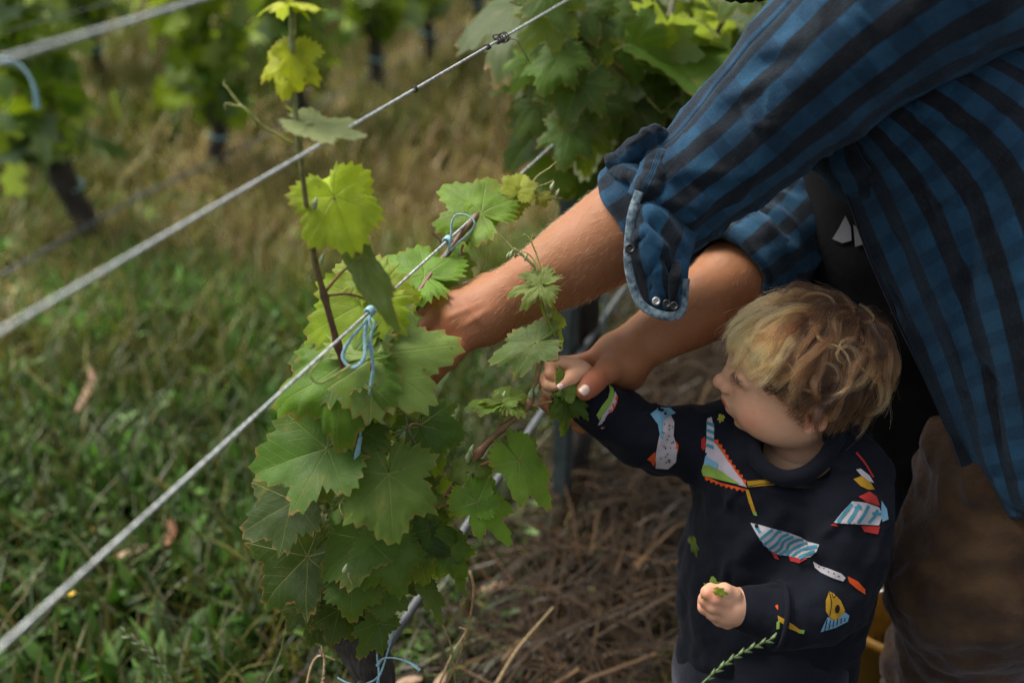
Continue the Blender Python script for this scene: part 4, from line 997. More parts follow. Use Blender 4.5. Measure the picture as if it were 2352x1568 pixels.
def mat_plaid(name='plaid_flannel'):
    t = NT(name); uv = t.uv(); co = t.objco()
    sx = t.n('ShaderNodeSeparateXYZ'); t.l(uv, sx.inputs[0])
    wob = t.math('MULTIPLY', t.math('SUBTRACT', t.noise(co, 30, 2), .5), .003)
    def band(v, per, wd, ph=0.0):
        f = t.math('FRACT', t.math('MULTIPLY_ADD', t.math('ADD', v, wob), 1 / per, ph))
        d = t.math('ABSOLUTE', t.math('SUBTRACT', f, .5)); return t.math('SUBTRACT', 1.0, t.smooth(d, wd * .5 - .025, wd * .5 + .025))
    bu = band(sx.outputs[0], .039, .48); bv = band(sx.outputs[1], .050, .42)
    fade = t.noise(co, 14, 4, .6)
    blue = t.mix(t.smooth(fade, .3, .75), (.0050, .031, .068), (.013, .066, .130))
    dim = t.mix(1.0, blue, (.60, .66, .70), 'MULTIPLY')
    c = t.mix(bv, blue, dim)
    blk = t.mix(bv, (.006, .007, .009), (.003, .0033, .0045))
    c = t.mix(bu, c, blk)
    # worn threads
    mp = t.n('ShaderNodeMapping'); mp.inputs['Scale'].default_value = (900, 90, 1); t.l(uv, mp.inputs['Vector'])
    th = t.noise(mp.outputs[0], 1.0, 2)
    c = t.mix(t.math('MULTIPLY', t.smooth(th, .45, .8), .22), c, t.mix(.4, c, (.12, .17, .22)))
    h = t.math('ADD', t.math('MULTIPLY', t.noise(co, 48, 5, .65), 2.2), t.math('MULTIPLY', weave(t, uv), .25))
    p = t.bsdf(c, .88, normal=t.bump(h, .5, .004))
    p.inputs['Sheen Weight'].default_value = .25; p.inputs['Sheen Roughness'].default_value = .5; p.inputs['Sheen Tint'].default_value = (.25, .45, .7, 1)
    p.inputs['Specular IOR Level'].default_value = .2
    return t.done(p.outputs[0])
M['plaid'] = mat_plaid()
def mat_cloth(name, c1, c2, nscale=22, fs=1200, bd=.002, sheen=.3, st=(.5, .5, .6, 1)):
    t = NT(name); co = t.objco(); n = t.noise(co, nscale, 5, .6); f = t.noise(co, fs, 2)
    c = t.mix(t.smooth(n, .3, .72), c1, c2); c = t.mix(t.math('MULTIPLY', f, .4), c, t.mix(1, c, (1.7, 1.7, 1.7), 'MULTIPLY'))
    h = t.math('ADD', t.math('MULTIPLY', t.noise(co, 75, 3), 1.5), t.math('MULTIPLY', f, .3))
    p = t.bsdf(c, .92, normal=t.bump(h, .4, bd)); p.inputs['Sheen Weight'].default_value = sheen; p.inputs['Sheen Tint'].default_value = st
    p.inputs['Specular IOR Level'].default_value = .15
    return t.done(p.outputs[0])
M['navy'] = mat_cloth('navy_sweatshirt', (.0032, .0042, .0080), (.0058, .0072, .0125), sheen=.06)
M['trouser'] = mat_cloth('brown_canvas', (.024, .0130, .0060), (.054, .0310, .0150), 18, 900, .006)
M['black_knit'] = mat_cloth('black_tshirt', (.0025, .0025, .003), (.0045, .0045, .005), sheen=.03)
M['denim_dark'] = mat_cloth('dark_denim', (.003, .0045, .009), (.0055, .008, .014), 30)
M['denim_worn'] = mat_cloth('worn_denim_edge', (.018, .040, .062), (.17, .23, .26), 160, 700, .0015)
M['boot'] = mat_simple('boot_leather', (.05, .03, .02), .6)
M['beard'] = mat_simple('dark_beard', (.012, .009, .007), .8, nscale=200, bump=1.0, bdist=.006)
M['button'] = mat_simple('black_button', (.008, .008, .009), .3)
M['snap'] = mat_simple('silver_snap', (.42, .42, .42), .4, .9)
M['nail'] = mat_simple('finger_nail', (.62, .45, .37), .3, 0, 100, .1, .05)

def patch(grid, res=(48, 32)):
    """smooth sheet through a grid of points: rows x columns; uv in metres (across, along)"""
    G = np.asarray(grid, float); m, n, _ = G.shape
    A_ = np.stack([spline_u(G[:, j], res[0]) for j in range(n)], 1)
    S = np.stack([spline_u(A_[i], res[1]) for i in range(res[0])], 0)
    mid = res[0] // 2
    du = np.linalg.norm(np.diff(S, axis=1), axis=2).mean(0); dv = np.linalg.norm(np.diff(S, axis=0), axis=2).mean(1)
    u = np.concatenate([[0], np.cumsum(du)]); v = np.concatenate([[0], np.cumsum(dv)])
    uv = np.stack(np.meshgrid(u, v), -1).reshape(-1, 2)
    i, j = np.meshgrid(np.arange(res[0] - 1), np.arange(res[1] - 1), indexing='ij'); q = i * res[1] + j
    return S.reshape(-1, 3), np.stack([q, q + 1, q + res[1] + 1, q + res[1]], -1).reshape(-1, 4), uv
def spline_u(P, n):
    """uniform Catmull-Rom, parameter even over the control points"""
    P = np.asarray(P, float); Q = np.vstack([2 * P[0] - P[1], P, 2 * P[-1] - P[-2]]); m = len(P) - 1
    t = np.linspace(0, m, n); i = np.minimum(t.astype(int), m - 1); f = (t - i)[:, None]
    p0, p1, p2, p3 = Q[i], Q[i + 1], Q[i + 2], Q[i + 3]
    return .5 * (2 * p1 + (p2 - p0) * f + (2 * p0 - 5 * p1 + 4 * p2 - p3) * f ** 2 + (3 * p1 - p0 - 3 * p2 + p3) * f ** 3)
def vnormals(V, Fq):
    n = np.cross(V[Fq[:, 2]] - V[Fq[:, 0]], V[Fq[:, 3]] - V[Fq[:, 1]]); N = np.zeros_like(V)
    for k in range(4): np.add.at(N, Fq[:, k], n)
    return N / (np.linalg.norm(N, axis=1)[:, None] + 1e-12)
def loft(stations, nseg=56, n=90, up=(0, 0, 1), folds=None, per_u=None):
    """open sleeve: stations (x, y, Z, r) ; uv u around in metres, v along"""
    P = np.array([list(at(x, y, Z)) + [r] for x, y, Z, r in stations]); S = spline(P, n)
    T, A_, B_ = frames(S[:, :3], up); a = np.linspace(0, 2 * np.pi, nseg + 1)
    rm = S[:, 3].mean() if per_u is None else per_u
    V = (S[:, None, :3] + S[:, 3][:, None, None] * (np.cos(a)[None, :, None] * A_[:, None] + np.sin(a)[None, :, None] * B_[:, None])).reshape(-1, 3)
    Ls = np.concatenate([[0], np.cumsum(np.linalg.norm(np.diff(S[:, :3], axis=0), axis=1))])
    uv = np.stack([np.tile(a * rm, n), np.repeat(Ls, nseg + 1)], 1)
    i, j = np.meshgrid(np.arange(n - 1), np.arange(nseg), indexing='ij'); q = i * (nseg + 1) + j
    Fq = np.stack([q, q + 1, q + nseg + 2, q + nseg + 1], -1).reshape(-1, 4)
    rd = V - S[:, :3].repeat(nseg + 1, 0); rd /= np.linalg.norm(rd, axis=1)[:, None]
    if folds is not None:
        d = folds(np.stack([np.tile(a, n), np.repeat(Ls, nseg + 1)], 1)); d = d.reshape(n, -1); d[:, -1] = d[:, 0]; V = V + rd * d.reshape(-1)[:, None]
    return V, Fq, uv
def sleeve_folds(amp, fv, twist, seed, ends=None):
    def f(q):
        a, l = q[:, 0], q[:, 1]; b = a + twist * l * 10
        n1 = pnoise(np.stack([np.cos(b) * 1.1 + seed, np.sin(b) * 1.1, l * fv], 1) + 50); n2 = pnoise(np.stack([np.cos(b) * 2.2 + seed, np.sin(b) * 2.2, l * fv * 2.1], 1) + 50)
        return amp * ((1 - np.abs(n1) * 2.2) * .7 + n2 * .5)
    return f
def push_folds(V, N, segs):
    """raise or sink a sheet along drawn fold lines: (p, q, width, height)"""
    V = V.copy()
    for p, q, w, hgt in segs:
        a, b = at(*p), at(*q); ba = b - a; t = np.clip(((V - a) @ ba) / (ba @ ba), 0, 1)
        d = np.linalg.norm(V - a - t[:, None] * ba, axis=1); V = V + N * (hgt * np.exp(-(d / w) ** 2) * np.sin(np.pi * np.clip(t * .9 + .05, 0, 1)) ** .5)[:, None]
    return V
def creases(V, N, n, T, spread, L, w, h, seed):
    """many small random wrinkles running roughly along T"""
    r = np.random.default_rng(seed); V = V.copy(); V0 = V.copy(); ids = r.integers(0, len(V), n)
    for i in ids:
        d = nrm(T + spread * r.normal(0, 1, 3)); d = nrm(d - N[i] * (d @ N[i])); l = L * r.uniform(.4, 1.3); a = V0[i] - d * l * .5; s_ = (V0 - a) @ d
        t = np.clip(s_ / l, 0, 1); q = V0 - a - d * (t * l)[:, None]; b = np.cross(N[i], d); x = q @ b; dist2 = np.einsum('ij,ij->i', q, q)
        ww = w * r.uniform(.6, 1.5); g = np.exp(-dist2 / ww ** 2) * np.sin(np.pi * np.clip(t, .02, .98)); hh = h * r.uniform(.4, 1.3)
        V += N * (hh * g * (1 - 1.2 * np.clip(x / ww, -1, 1)))[:, None]
    return V
def solid(o, th, off=-1):
    m = o.modifiers.new('thickness', 'SOLIDIFY'); m.thickness = th; m.offset = off; return o
def disc(par, name, c, n, r, th, mat, hole=True):
    n = nrm(n); a = nrm(np.cross(n, [.3, .1, 1])); b = np.cross(n, a); k = 20; th_ = np.linspace(0, 2 * np.pi, k, endpoint=False)
    prof = [(0, .25), (.28, .25), (.36, .0 if hole else .35), (.5, .55), (.75, 1.0), (.95, .8), (1.0, .3), (1.0, -.6)]
    V = np.array([c + r * pr * (np.cos(t) * a + np.sin(t) * b) + n * th * hh for pr, hh in prof for t in th_])
    F_ = np.array([[i * k + j, i * k + (j + 1) % k, (i + 1) * k + (j + 1) % k, (i + 1) * k + j] for i in range(len(prof) - 1) for j in range(k)])
    return obj(name, V, F_, M[mat], par)
def nail(par, c, d, n, L, w, mat='nail'):
    d = nrm(d); n = nrm(np.asarray(n) - d * (np.asarray(n) @ d)); s = np.cross(d, n); m, k = 9, 9; V = []
    for i in range(m):
        for j in range(k):
            u = i / (m - 1) * 2 - 1; v = j / (k - 1) * 2 - 1
            rr = max(abs(u), abs(v)); sc = rr / (math.hypot(u, v) + 1e-9) if rr > 0 else 1; uu, vv = u * (.35 + .65 * sc), v * (.35 + .65 * sc)
            V.append(c + d * uu * L * .5 + s * vv * w * .5 + n * (.0009 - .28 * w * vv * vv - .05 * L * uu * uu))
    F_ = np.array([[i * k + j, (i + 1) * k + j, (i + 1) * k + j + 1, i * k + j + 1] for i in range(m - 1) for j in range(k - 1)])
    return solid(obj('fingernail', np.array(V), F_, M[mat], par), .0006)

# ------------------------------------------------------------------ the man
man = thing('person', 'adult in blue and black plaid shirt bending to the vine, sleeves rolled up', 'person', (.62, 1.05, 0))
CAMF = nrm(c2w((0, 0, 1)))
body = []
# left arm and hand, reaching into the leaves
s = Solid()
s.chain(pts([(1760, 290, 1.07), (1600, 400, 1.11), (1500, 480, 1.13), (1400, 548, 1.145), (1310, 604, 1.15), (1225, 655, 1.155), (1165, 683, 1.16)]), [.052, .05, .051, .047, .0405, .031, .0285], .03)
fn = nrm(c2w((.25, .75, .65)))
s.cone(at(1165, 685, 1.16), at(1075, 725, 1.16), .033, .040, .02, flat=(fn, 1.35))
kn = [((995, 706, 1.178), .0125), ((998, 742, 1.160), .0128), ((1018, 778, 1.145), .012), ((1052, 800, 1.135), .0108)]
wr = [(1150, 668, 1.168), (1148, 684, 1.162), (1146, 700, 1.155), (1145, 716, 1.15)]
for (p, r), w in zip(kn, wr): s.cone(at(*w), at(*p), .017, r, .012)
s.chain(pts([kn[0][0], (948, 738, 1.19), (918, 780, 1.19), (905, 815, 1.185)]), [.0122, .0102, .009, .0078], .005)
s.chain(pts([kn[1][0], (945, 775, 1.172), (915, 818, 1.172), (905, 850, 1.17)]), [.0125, .0104, .0092, .008], .005)
s.chain(pts([kn[2][0], (972, 812, 1.15), (948, 850, 1.15), (945, 878, 1.15)]), [.0118, .0098, .0088, .0076], .005)
s.chain(pts([kn[3][0], (1030, 828, 1.13), (1005, 852, 1.135), (995, 872, 1.14)]), [.0106, .0095, .0082, .007], .005)
s.chain(pts([(1120, 660, 1.19), (1050, 690, 1.215), (990, 730, 1.225), (950, 770, 1.22)]), [.018, .0145, .0115, .0095], .012)
s.ell(at(1120, 735, 1.16), .026, .02)
body.append((s, .0022))
# right arm and hand, steadying the child's fist
s = Solid()
s.chain(pts([(1860, 480, 1.375), (1768, 566, 1.312), (1686, 642, 1.272), (1602, 708, 1.242), (1545, 742, 1.228), (1500, 772, 1.215)]), [.038, .040, .0455, .039, .0315, .0295], .03)
s.cone(at(1500, 775, 1.215), at(1425, 815, 1.21), .030, .034, .02, flat=(nrm(c2w((-.3, .85, .45))), 1.15))
s.ell(at(1430, 838, 1.19), (.026, .022, .024), .018)                                    # ball of the thumb
s.chain(pts([(1455, 825, 1.195), (1396, 850, 1.168), (1364, 877, 1.150), (1343, 899, 1.142)]), [.0185, .0142, .0122, .0108], .008)
s.ell(at(1352, 889, 1.146), .0122, .004)
s.cone(at(1440, 855, 1.225), at(1405, 880, 1.23), .024, .021, .02)                        # heel of the hand
for (w, p, r) in [((1470, 790, 1.215), (1350, 832, 1.205), .0118), ((1470, 800, 1.225), (1352, 850, 1.222), .0118), ((1465, 815, 1.232), (1372, 870, 1.238), .0112), ((1460, 830, 1.238), (1395, 890, 1.245), .0105)]:
    s.cone(at(*w), at(*p), .016, r, .014)
s.chain(pts([(1350, 832, 1.205), (1293, 838, 1.212), (1256, 882, 1.205), (1276, 922, 1.192)]), [.0116, .0104, .0096, .0083], .005)
s.chain(pts([(1352, 850, 1.222), (1285, 882, 1.224), (1258, 925, 1.208), (1278, 946, 1.192)]), [.0116, .0104, .0094, .008], .005)
s.chain(pts([(1372, 870, 1.238), (1312, 925, 1.24), (1315, 958, 1.222), (1341, 966, 1.20)]), [.011, .0098, .0088, .0076], .005)
s.chain(pts([(1395, 890, 1.245), (1348, 945, 1.245), (1330, 978, 1.23), (1340, 984, 1.21)]), [.0102, .0088, .008, .0068], .005)
body.append((s, .0022))
# trunk, neck and head (mostly above the picture)
sh_l = at(2150, -60, 1.02); sh_r = at(1985, 130, 1.43); neck = at(1990, -60, 1.19); headc = at(1850, -290, 1.12); pelv = at(2440, 880, 1.25)
s = Solid()
s.chain([pelv, at(2220, 480, 1.24), at(2085, 130, 1.22)], [.12, .125, .13], .06)
s.cone(sh_l, sh_r, .065, .045, .06); s.cone(sh_l, at(1760, 290, 1.07), .06, .052, .03); s.cone(sh_r, at(1860, 480, 1.375), .042, .038, .03)
s.cone(neck, headc, .06, .06, .04); s.ell(headc, (.09, .08, .11), .03); s.ell(headc + np.array([-.05, -.0, -.05]), (.05, .055, .05), .03)
s.cone(headc + np.array([-.085, 0, .0]), headc + np.array([-.108, 0, -.03]), .009, .013, .012)
body.append((s, .006))
VV, FF, CC, nn = [], [], [], 0
base_t = np.array([.27, .122, .056]); red = np.array([.32, .102, .056])
for k, (s, h) in enumerate(body):
    v, f = s.mesh(h); N = s.normal(v)
    if k < 2:
        # tendons, veins and knuckle creases
        tdir = nrm(at(1165, 683, 1.16) - at(1500, 480, 1.13)) if k == 0 else nrm(at(1500, 772, 1.215) - at(1760, 588, 1.29))
        v = v + N * (.0007 * nza(v, tdir, 8, 40, 3 + k) + .00015 * nz(v, 150, 5))[:, None]
        if k == 0:
            for a, b in [((1140, 690, 1.135), (1010, 735, 1.125)), ((1135, 705, 1.13), (1030, 770, 1.115)), ((1150, 672, 1.14), (1005, 700, 1.145))]:
                v = push_folds(v, N, [(a, b, .004, .0016)])
            v = push_folds(v, N, [((1060, 690, 1.13), (1120, 760, 1.12), .004, .0012)])
        else:
            v = push_folds(v, N, [((1372, 862, 1.135), (1385, 882, 1.135), .0016, -.0012), ((1378, 858, 1.137), (1392, 878, 1.137), .0014, -.001), ((1470, 770, 1.17), (1600, 700, 1.19), .004, .0012), ((1495, 790, 1.18), (1560, 770, 1.19), .004, .0012)])
    c = np.tile(base_t, (len(v), 1))
    rd = .18 * nz(v, 22, 9.0)[:, None] + .12
    if k == 0:
        for p in [(995, 715, 1.165), (1005, 750, 1.15), (1020, 780, 1.135), (1055, 802, 1.125)]: rd += .55 * blob(v, at(*p), .016)[:, None]
        rd += .25 * blob(v, at(1080, 740, 1.13), .05)[:, None]
    if k == 1:
        for p in [(1345, 898, 1.13), (1370, 875, 1.14), (1350, 830, 1.195), (1256, 885, 1.2), (1275, 935, 1.185), (1341, 966, 1.19), (1420, 890, 1.22)]: rd += .5 * blob(v, at(*p), .02)[:, None]
        rd += .7 * blob(v, at(1606, 768, 1.21), .006)[:, None]
    c = c + (red - base_t) * np.clip(rd, 0, 1)
    VV.append(v); FF.append(f + nn); CC.append(c); nn += len(v)
obj('body', np.concatenate(VV), np.concatenate(FF), M['skin_man'], man, colr=np.concatenate(CC))
nail(man, at(1342, 895, 1.1305), at(1330, 908, 1.133) - at(1356, 884, 1.137), c2w((-.25, .1, 1)), .0125, .0115)
# hair and beard
v, f = Solid().ell(headc + np.array([.02, 0, .03]), (.098, .088, .105), .01).ell(headc + np.array([-.10, -.02, .02]), .075, .03, sub=True).mesh(.006)
v = v + vnormals(v, f) * (.008 * nz(v, 40))[:, None]; obj('hair', v, f, M['beard'], man)
bd = Solid().ell(headc + np.array([-.055, 0, -.085]), (.062, .062, .05), .01); bt = at(1750, -26, 1.10)
bd.cone(headc + np.array([-.06, 0, -.09]), bt, .035, .012, .02); v, f = bd.mesh(.004)
v = v + vnormals(v, f) * (.006 * nz(v, 90) + .004 * nz(v, 200))[:, None]; obj('beard', v, f, M['beard'], man)
# arm hair
def strands(name, P, mat, par, radius):
    """P: (n, k, 3) polylines as real hair curves"""
    n, k, _ = P.shape
    cu = bpy.data.hair_curves.new(name); cu.add_curves([k] * n)
    cu.points.foreach_set('position', P.reshape(-1).astype(np.float32))
    ra = cu.attributes.get('radius') or cu.attributes.new('radius', 'FLOAT', 'POINT')
    ra.data.foreach_set('value', np.broadcast_to(radius, (n, k)).reshape(-1).astype(np.float32))
    cu.materials.append(M[mat]); o = bpy.data.objects.new(name, cu); col.objects.link(o)
    if par is not None:
        o.parent = par; o.matrix_parent_inverse = Matrix.Translation(-par.location)
    return o
t = NT('body_hair'); hb = t.n('ShaderNodeBsdfHairPrincipled'); hb.parametrization = 'COLOR'; hb.inputs['Color'].default_value = (.22, .12, .055, 1); hb.inputs['Roughness'].default_value = .4
M['body_hair'] = t.done(hb.outputs[0])
def arm_hair(sol, h, a, b, n, seed, L=.010):
    r = np.random.default_rng(seed); v, f = sol.mesh(.006); A0, B0 = at(*a), at(*b); ba = B0 - A0
    t_ = ((v - A0) @ ba) / (ba @ ba); v = v[(t_ > 0) & (t_ < 1)]; v = v[r.integers(0, len(v), n)] + r.normal(0, .002, (n, 3)); N = sol.normal(v)
    d = sol.d(v); v = v - N * d[:, None]
    dr = nrm(ba)[None] + N * .55 + np.array([0, 0, -.35]) + r.normal(0, .3, (n, 3)); dr /= np.linalg.norm(dr, axis=1)[:, None]
    LL = L * r.uniform(.4, 1.2, n)
    return np.stack([v + dr * (LL * k)[:, None] - N * (LL * k * k * .25)[:, None] for k in (0, .33, .66, 1)], 1)
ah = np.concatenate([arm_hair(body[0][0], .006, (1480, 490, 1.13), (1060, 740, 1.16), 3600, 1, .011), arm_hair(body[1][0], .006, (1740, 600, 1.28), (1480, 790, 1.2), 1800, 2, .009)])
strands('arm_hair', ah, 'body_hair', man, np.array([.00012, .00011, .00008, .00004]))

# --- shirt
shirt = thing('shirt', '', '', (.62, 1.05, 0)); del shirt['label'], shirt['category']; shirt.parent = man; shirt.matrix_parent_inverse = Matrix.Translation(-man.location)
def shirt_part(name, v, f, uv, th=.0022, mat='plaid', sub=True):
    o = link(name, make_mesh(name, v, f, uv=uv), M[mat]); o.parent = shirt; o.matrix_parent_inverse = Matrix.Translation(-Vector((.62, 1.05, 0)))
    return solid(o, th) if th else o
v, f, uv = loft([(2330, -190, 1.02, .115), (2200, -90, 1.005, .104), (2070, 0, 1.01, .094), (1960, 85, 1.03, .086), (1860, 175, 1.05, .080), (1770, 258, 1.07, .073), (1690, 335, 1.09, .067), (1610, 400, 1.105, .0635), (1545, 450, 1.12, .063), (1492, 488, 1.13, .061)], nseg=84, n=150,
    folds=sleeve_folds(.0062, 11, .35, 2.0), per_u=.078)
v = push_folds(v, vnormals(v, f), [((1715, 118, .99), (1850, 95, .98), .010, .007), ((1850, 95, .98), (1960, 55, .96), .012, .006), ((1690, 150, 1.0), (1820, 130, .99), .008, -.006), ((1640, 235, 1.04), (1760, 190, 1.0), .009, .005),
    ((1570, 330, 1.06), (1700, 300, 1.03), .009, .005), ((1540, 380, 1.06), (1680, 400, 1.03), .008, .006), ((1560, 420, 1.05), (1660, 440, 1.04), .006, -.005), ((1520, 460, 1.06), (1640, 480, 1.05), .008, .006), ((1560, 505, 1.06), (1650, 510, 1.06), .007, .005), ((1900, 230, .99), (2050, 120, .96), .01, -.005)])
ax = nrm(at(1545, 450, 1.12) - at(1960, 85, 1.03))
v = creases(v, vnormals(v, f), 60, nrm(ax + c2w((.9, .9, .2))), .35, .06, .006, .0035, 5); v = creases(v, vnormals(v, f), 40, ax, .5, .05, .004, .0022, 6)
shirt_part('sleeve', v, f, uv)
v, f, uv = loft([(2040, 230, 1.42, .09), (1960, 330, 1.41, .085), (1880, 420, 1.385, .080), (1815, 500, 1.345, .074), (1755, 566, 1.310, .069), (1706, 604, 1.286, .067)], nseg=72, n=100, folds=sleeve_folds(.008, 24, .1, 7.0), per_u=.074)
v = creases(v, vnormals(v, f), 45, c2w((.8, .5, 0)), .5, .07, .007, .004, 7)
shirt_part('sleeve', v, f, uv)
def cuff_roll(c0, c1, r, th, seed, amp=.004, nseg=72, bulge=1.0):
    """a turned-up cuff: a soft closed band round the arm from c0 to c1"""
    a, b = at(*c0), at(*c1); T = nrm(b - a); A_ = nrm(np.cross(T, [0, 0, 1])); B_ = np.cross(T, A_); L = np.linalg.norm(b - a)
    prof = [(0, 0), (.0, .6), (.12, 1.0), (.35, 1.15), (.6, 1.0), (.8, 1.1), (.95, .85), (1, .4), (1, -.2), (.9, -.5), (.5, -.6), (.1, -.5)]
    ph = np.linspace(0, 2 * np.pi, nseg + 1); V, U = [], []
    P2 = spline(np.array([(x * L, y * th, 0) for x, y in prof + prof[:1]]), 30)
    cs, sn = np.cos(ph), np.sin(ph); o = np.ones_like(ph)
    for k, q in enumerate(P2):
        d = amp * pnoise(np.stack([cs * 1.6 + seed, sn * 1.6, o * q[0] * 30], 1) + 50) + amp * .6 * pnoise(np.stack([cs * 4 + seed, sn * 4, o * q[0] * 60], 1) + 50)
        sl = amp * 1.5 * pnoise(np.stack([cs + seed, sn, o * 5], 1) + 50)
        V.append(a + T * (q[0] + sl)[:, None] + (A_ * cs[:, None] + B_ * sn[:, None]) * (r + q[1] + d)[:, None]); U.append(np.stack([ph * r, o * (k / 30 * (2 * L + 2 * th))], 1))
    V = np.concatenate(V); U = np.concatenate(U)
    n = nseg + 1; F_ = np.array([[i * n + j, i * n + j + 1, (i + 1) * n + j + 1, (i + 1) * n + j] for i in range(29) for j in range(nseg)])
    return np.array(V), F_, np.array(U)
v, f, uv = cuff_roll((1510, 470, 1.125), (1448, 512, 1.14), .0575, .009, 3.0); shirt_part('rolled_cuff', v, f, uv, None)
v, f, uv = cuff_roll((1726, 588, 1.296), (1660, 640, 1.262), .0610, .010, 8.0, .006); shirt_part('rolled_cuff', v, f, uv, None)
# loose cuff tab of the near sleeve, with worn edge and buttons
G = [[(1466, 418, 1.098), (1505, 418, 1.092), (1560, 450, 1.088), (1612, 495, 1.095)],
     [(1446, 500, 1.062), (1488, 505, 1.044), (1538, 540, 1.05), (1590, 570, 1.072)],
     [(1440, 570, 1.058), (1486, 575, 1.042), (1530, 600, 1.046), (1580, 605, 1.064)],
     [(1448, 630, 1.062), (1492, 635, 1.050), (1534, 645, 1.050), (1576, 640, 1.064)],
     [(1464, 685, 1.064), (1502, 692, 1.056), (1542, 690, 1.056), (1575, 678, 1.066)],
     [(1488, 708, 1.066), (1512, 722, 1.060), (1544, 728, 1.060), (1568, 714, 1.066)]]
G = np.array([[at(*p) for p in r] for r in G])
v, f, uv = patch(G, (60, 44)); v = push_folds(v, vnormals(v, f), [((1500, 470, 1.04), (1560, 600, 1.05), .007, .006), ((1475, 520, 1.04), (1520, 640, 1.05), .006, -.006), ((1530, 500, 1.04), (1580, 560, 1.06), .006, -.004), ((1470, 600, 1.05), (1500, 670, 1.055), .006, .004), ((1462, 470, 1.05), (1570, 520, 1.05), .006, -.008), ((1470, 500, 1.04), (1560, 560, 1.045), .006, .007), ((1460, 545, 1.045), (1530, 575, 1.045), .005, -.006), ((1505, 590, 1.045), (1560, 640, 1.05), .005, .006), ((1540, 600, 1.045), (1545, 690, 1.05), .005, -.005)])
v = creases(v, vnormals(v, f), 26, c2w((.6, .8, 0)), .6, .035, .004, .003, 10)
shirt_part('cuff_tab', v, f, uv * np.array([1, 1]) + np.array([.012, 0]), .003)
edge = [(1468, 440, 1.050), (1452, 490, 1.048), (1445, 545, 1.05), (1443, 600, 1.054), (1452, 650, 1.056), (1470, 695, 1.058), (1500, 717, 1.055), (1540, 727, 1.055), (1566, 716, 1.06), (1573, 680, 1.062), (1576, 640, 1.06)]
vv, ff, _ = ribbon(pts(edge), .0048, .0014, n=90, up=tuple(c2w((1, 0, 0)))); o = shirt_part('cuff_edge', vv, ff, None, None, 'denim_worn')
v, f, uv = tube(pts([(1412, 392, 1.13), (1420, 372, 1.105), (1446, 352, 1.088), (1478, 328, 1.078), (1505, 314, 1.08), (1521, 322, 1.09), (1520, 345, 1.10)]), [.010, .014, .0165, .0165, .014, .0115, .010], nseg=20, n=60, flat=.75)
v = v + vnormals(v, f) * (.006 * nz(v, 45, 3.0) + .003 * nz(v, 110, 6.0))[:, None]; shirt_part('cuff_fold', v, f, uv, None)
v, f, uv = tube(pts([(1522, 328, 1.09), (1512, 352, 1.075), (1500, 388, 1.066), (1484, 425, 1.062), (1470, 455, 1.066)]), [.011, .014, .0165, .0165, .013], nseg=20, n=50, flat=.7)
v = v + vnormals(v, f) * (.006 * nz(v, 45, 3.0) + .003 * nz(v, 110, 6.0))[:, None]; shirt_part('cuff_fold', v, f, uv + np.array([.02, 0]), None)
v, f, uv = tube(pts([(1420, 395, 1.10), (1450, 400, 1.078), (1478, 415, 1.068), (1500, 445, 1.06)]), [.012, .0145, .013, .01], nseg=16, n=40, flat=.7)
v = v + vnormals(v, f) * (.006 * nz(v, 45, 3.0) + .003 * nz(v, 110, 6.0))[:, None]; shirt_part('cuff_fold', v, f, uv + np.array([.005, 0]), None)
v, f, uv = tube(pts([(1555, 600, 1.05), (1552, 630, 1.042), (1548, 660, 1.045), (1545, 690, 1.05)]), [.004, .0065, .006, .004], nseg=12, n=30, flat=.4); shirt_part('cuff_loop', v, f, uv * 0 + np.array([.023, .028]), None)
for nm_, x, y, Z, r, m in [('button', 1447, 571, 1.040, .0055, 'button'), ('snap', 1507, 692, 1.042, .0044, 'snap'), ('button', 1531, 698, 1.042, .0046, 'button'), ('button', 1548, 703, 1.042, .0046, 'button')]:
    disc(shirt, nm_, at(x, y, Z), c2w((-.1, .15, 1)), r, .003, m)
# body of the shirt: near side, open front edge at the left, hem at the bottom
G = [[(1880, 318, 1.10), (1975, 275, 1.055), (2030, 215, 1.04), (2080, 140, 1.035), (2130, 40, 1.04), (2170, -80, 1.06), (2150, -190, 1.14), (2080, -230, 1.26)],
     [(1940, 440, 1.125), (2065, 375, 1.055), (2150, 310, 1.02), (2230, 225, 1.00), (2310, 100, 1.01), (2370, -40, 1.05), (2380, -160, 1.15), (2280, -200, 1.30)],
     [(1992, 585, 1.14), (2135, 490, 1.055), (2245, 425, 1.01), (2350, 330, .985), (2460, 200, 1.00), (2540, 60, 1.06), (2560, -60, 1.18), (2480, -100, 1.33)],
     [(2058, 735, 1.15), (2195, 635, 1.06), (2310, 580, 1.01), (2430, 500, .985), (2560, 390, 1.01), (2660, 260, 1.09), (2680, 130, 1.22), (2600, 80, 1.36)],
     [(2122, 860, 1.155), (2245, 785, 1.07), (2355, 745, 1.02), (2480, 690, 1.00), (2620, 600, 1.03), (2730, 480, 1.12), (2750, 350, 1.26), (2660, 300, 1.4)],
     [(2172, 970, 1.16), (2280, 925, 1.085), (2385, 900, 1.04), (2510, 870, 1.02), (2650, 810, 1.05), (2760, 720, 1.15), (2780, 600, 1.3), (2690, 540, 1.42)],
     [(2214, 1080, 1.165), (2310, 1062, 1.10), (2405, 1050, 1.06), (2525, 1035, 1.04), (2660, 1000, 1.08), (2770, 930, 1.18), (2790, 820, 1.33), (2700, 760, 1.44)],
     [(2288, 1186, 1.16), (2345, 1190, 1.115), (2425, 1180, 1.08), (2530, 1170, 1.06), (2660, 1140, 1.1), (2770, 1080, 1.2), (2790, 980, 1.35), (2700, 900, 1.45)]]
G = np.array([[at(*p) for p in r] for r in G])
v, f, uv = patch(G, (110, 90)); N = vnormals(v, f)
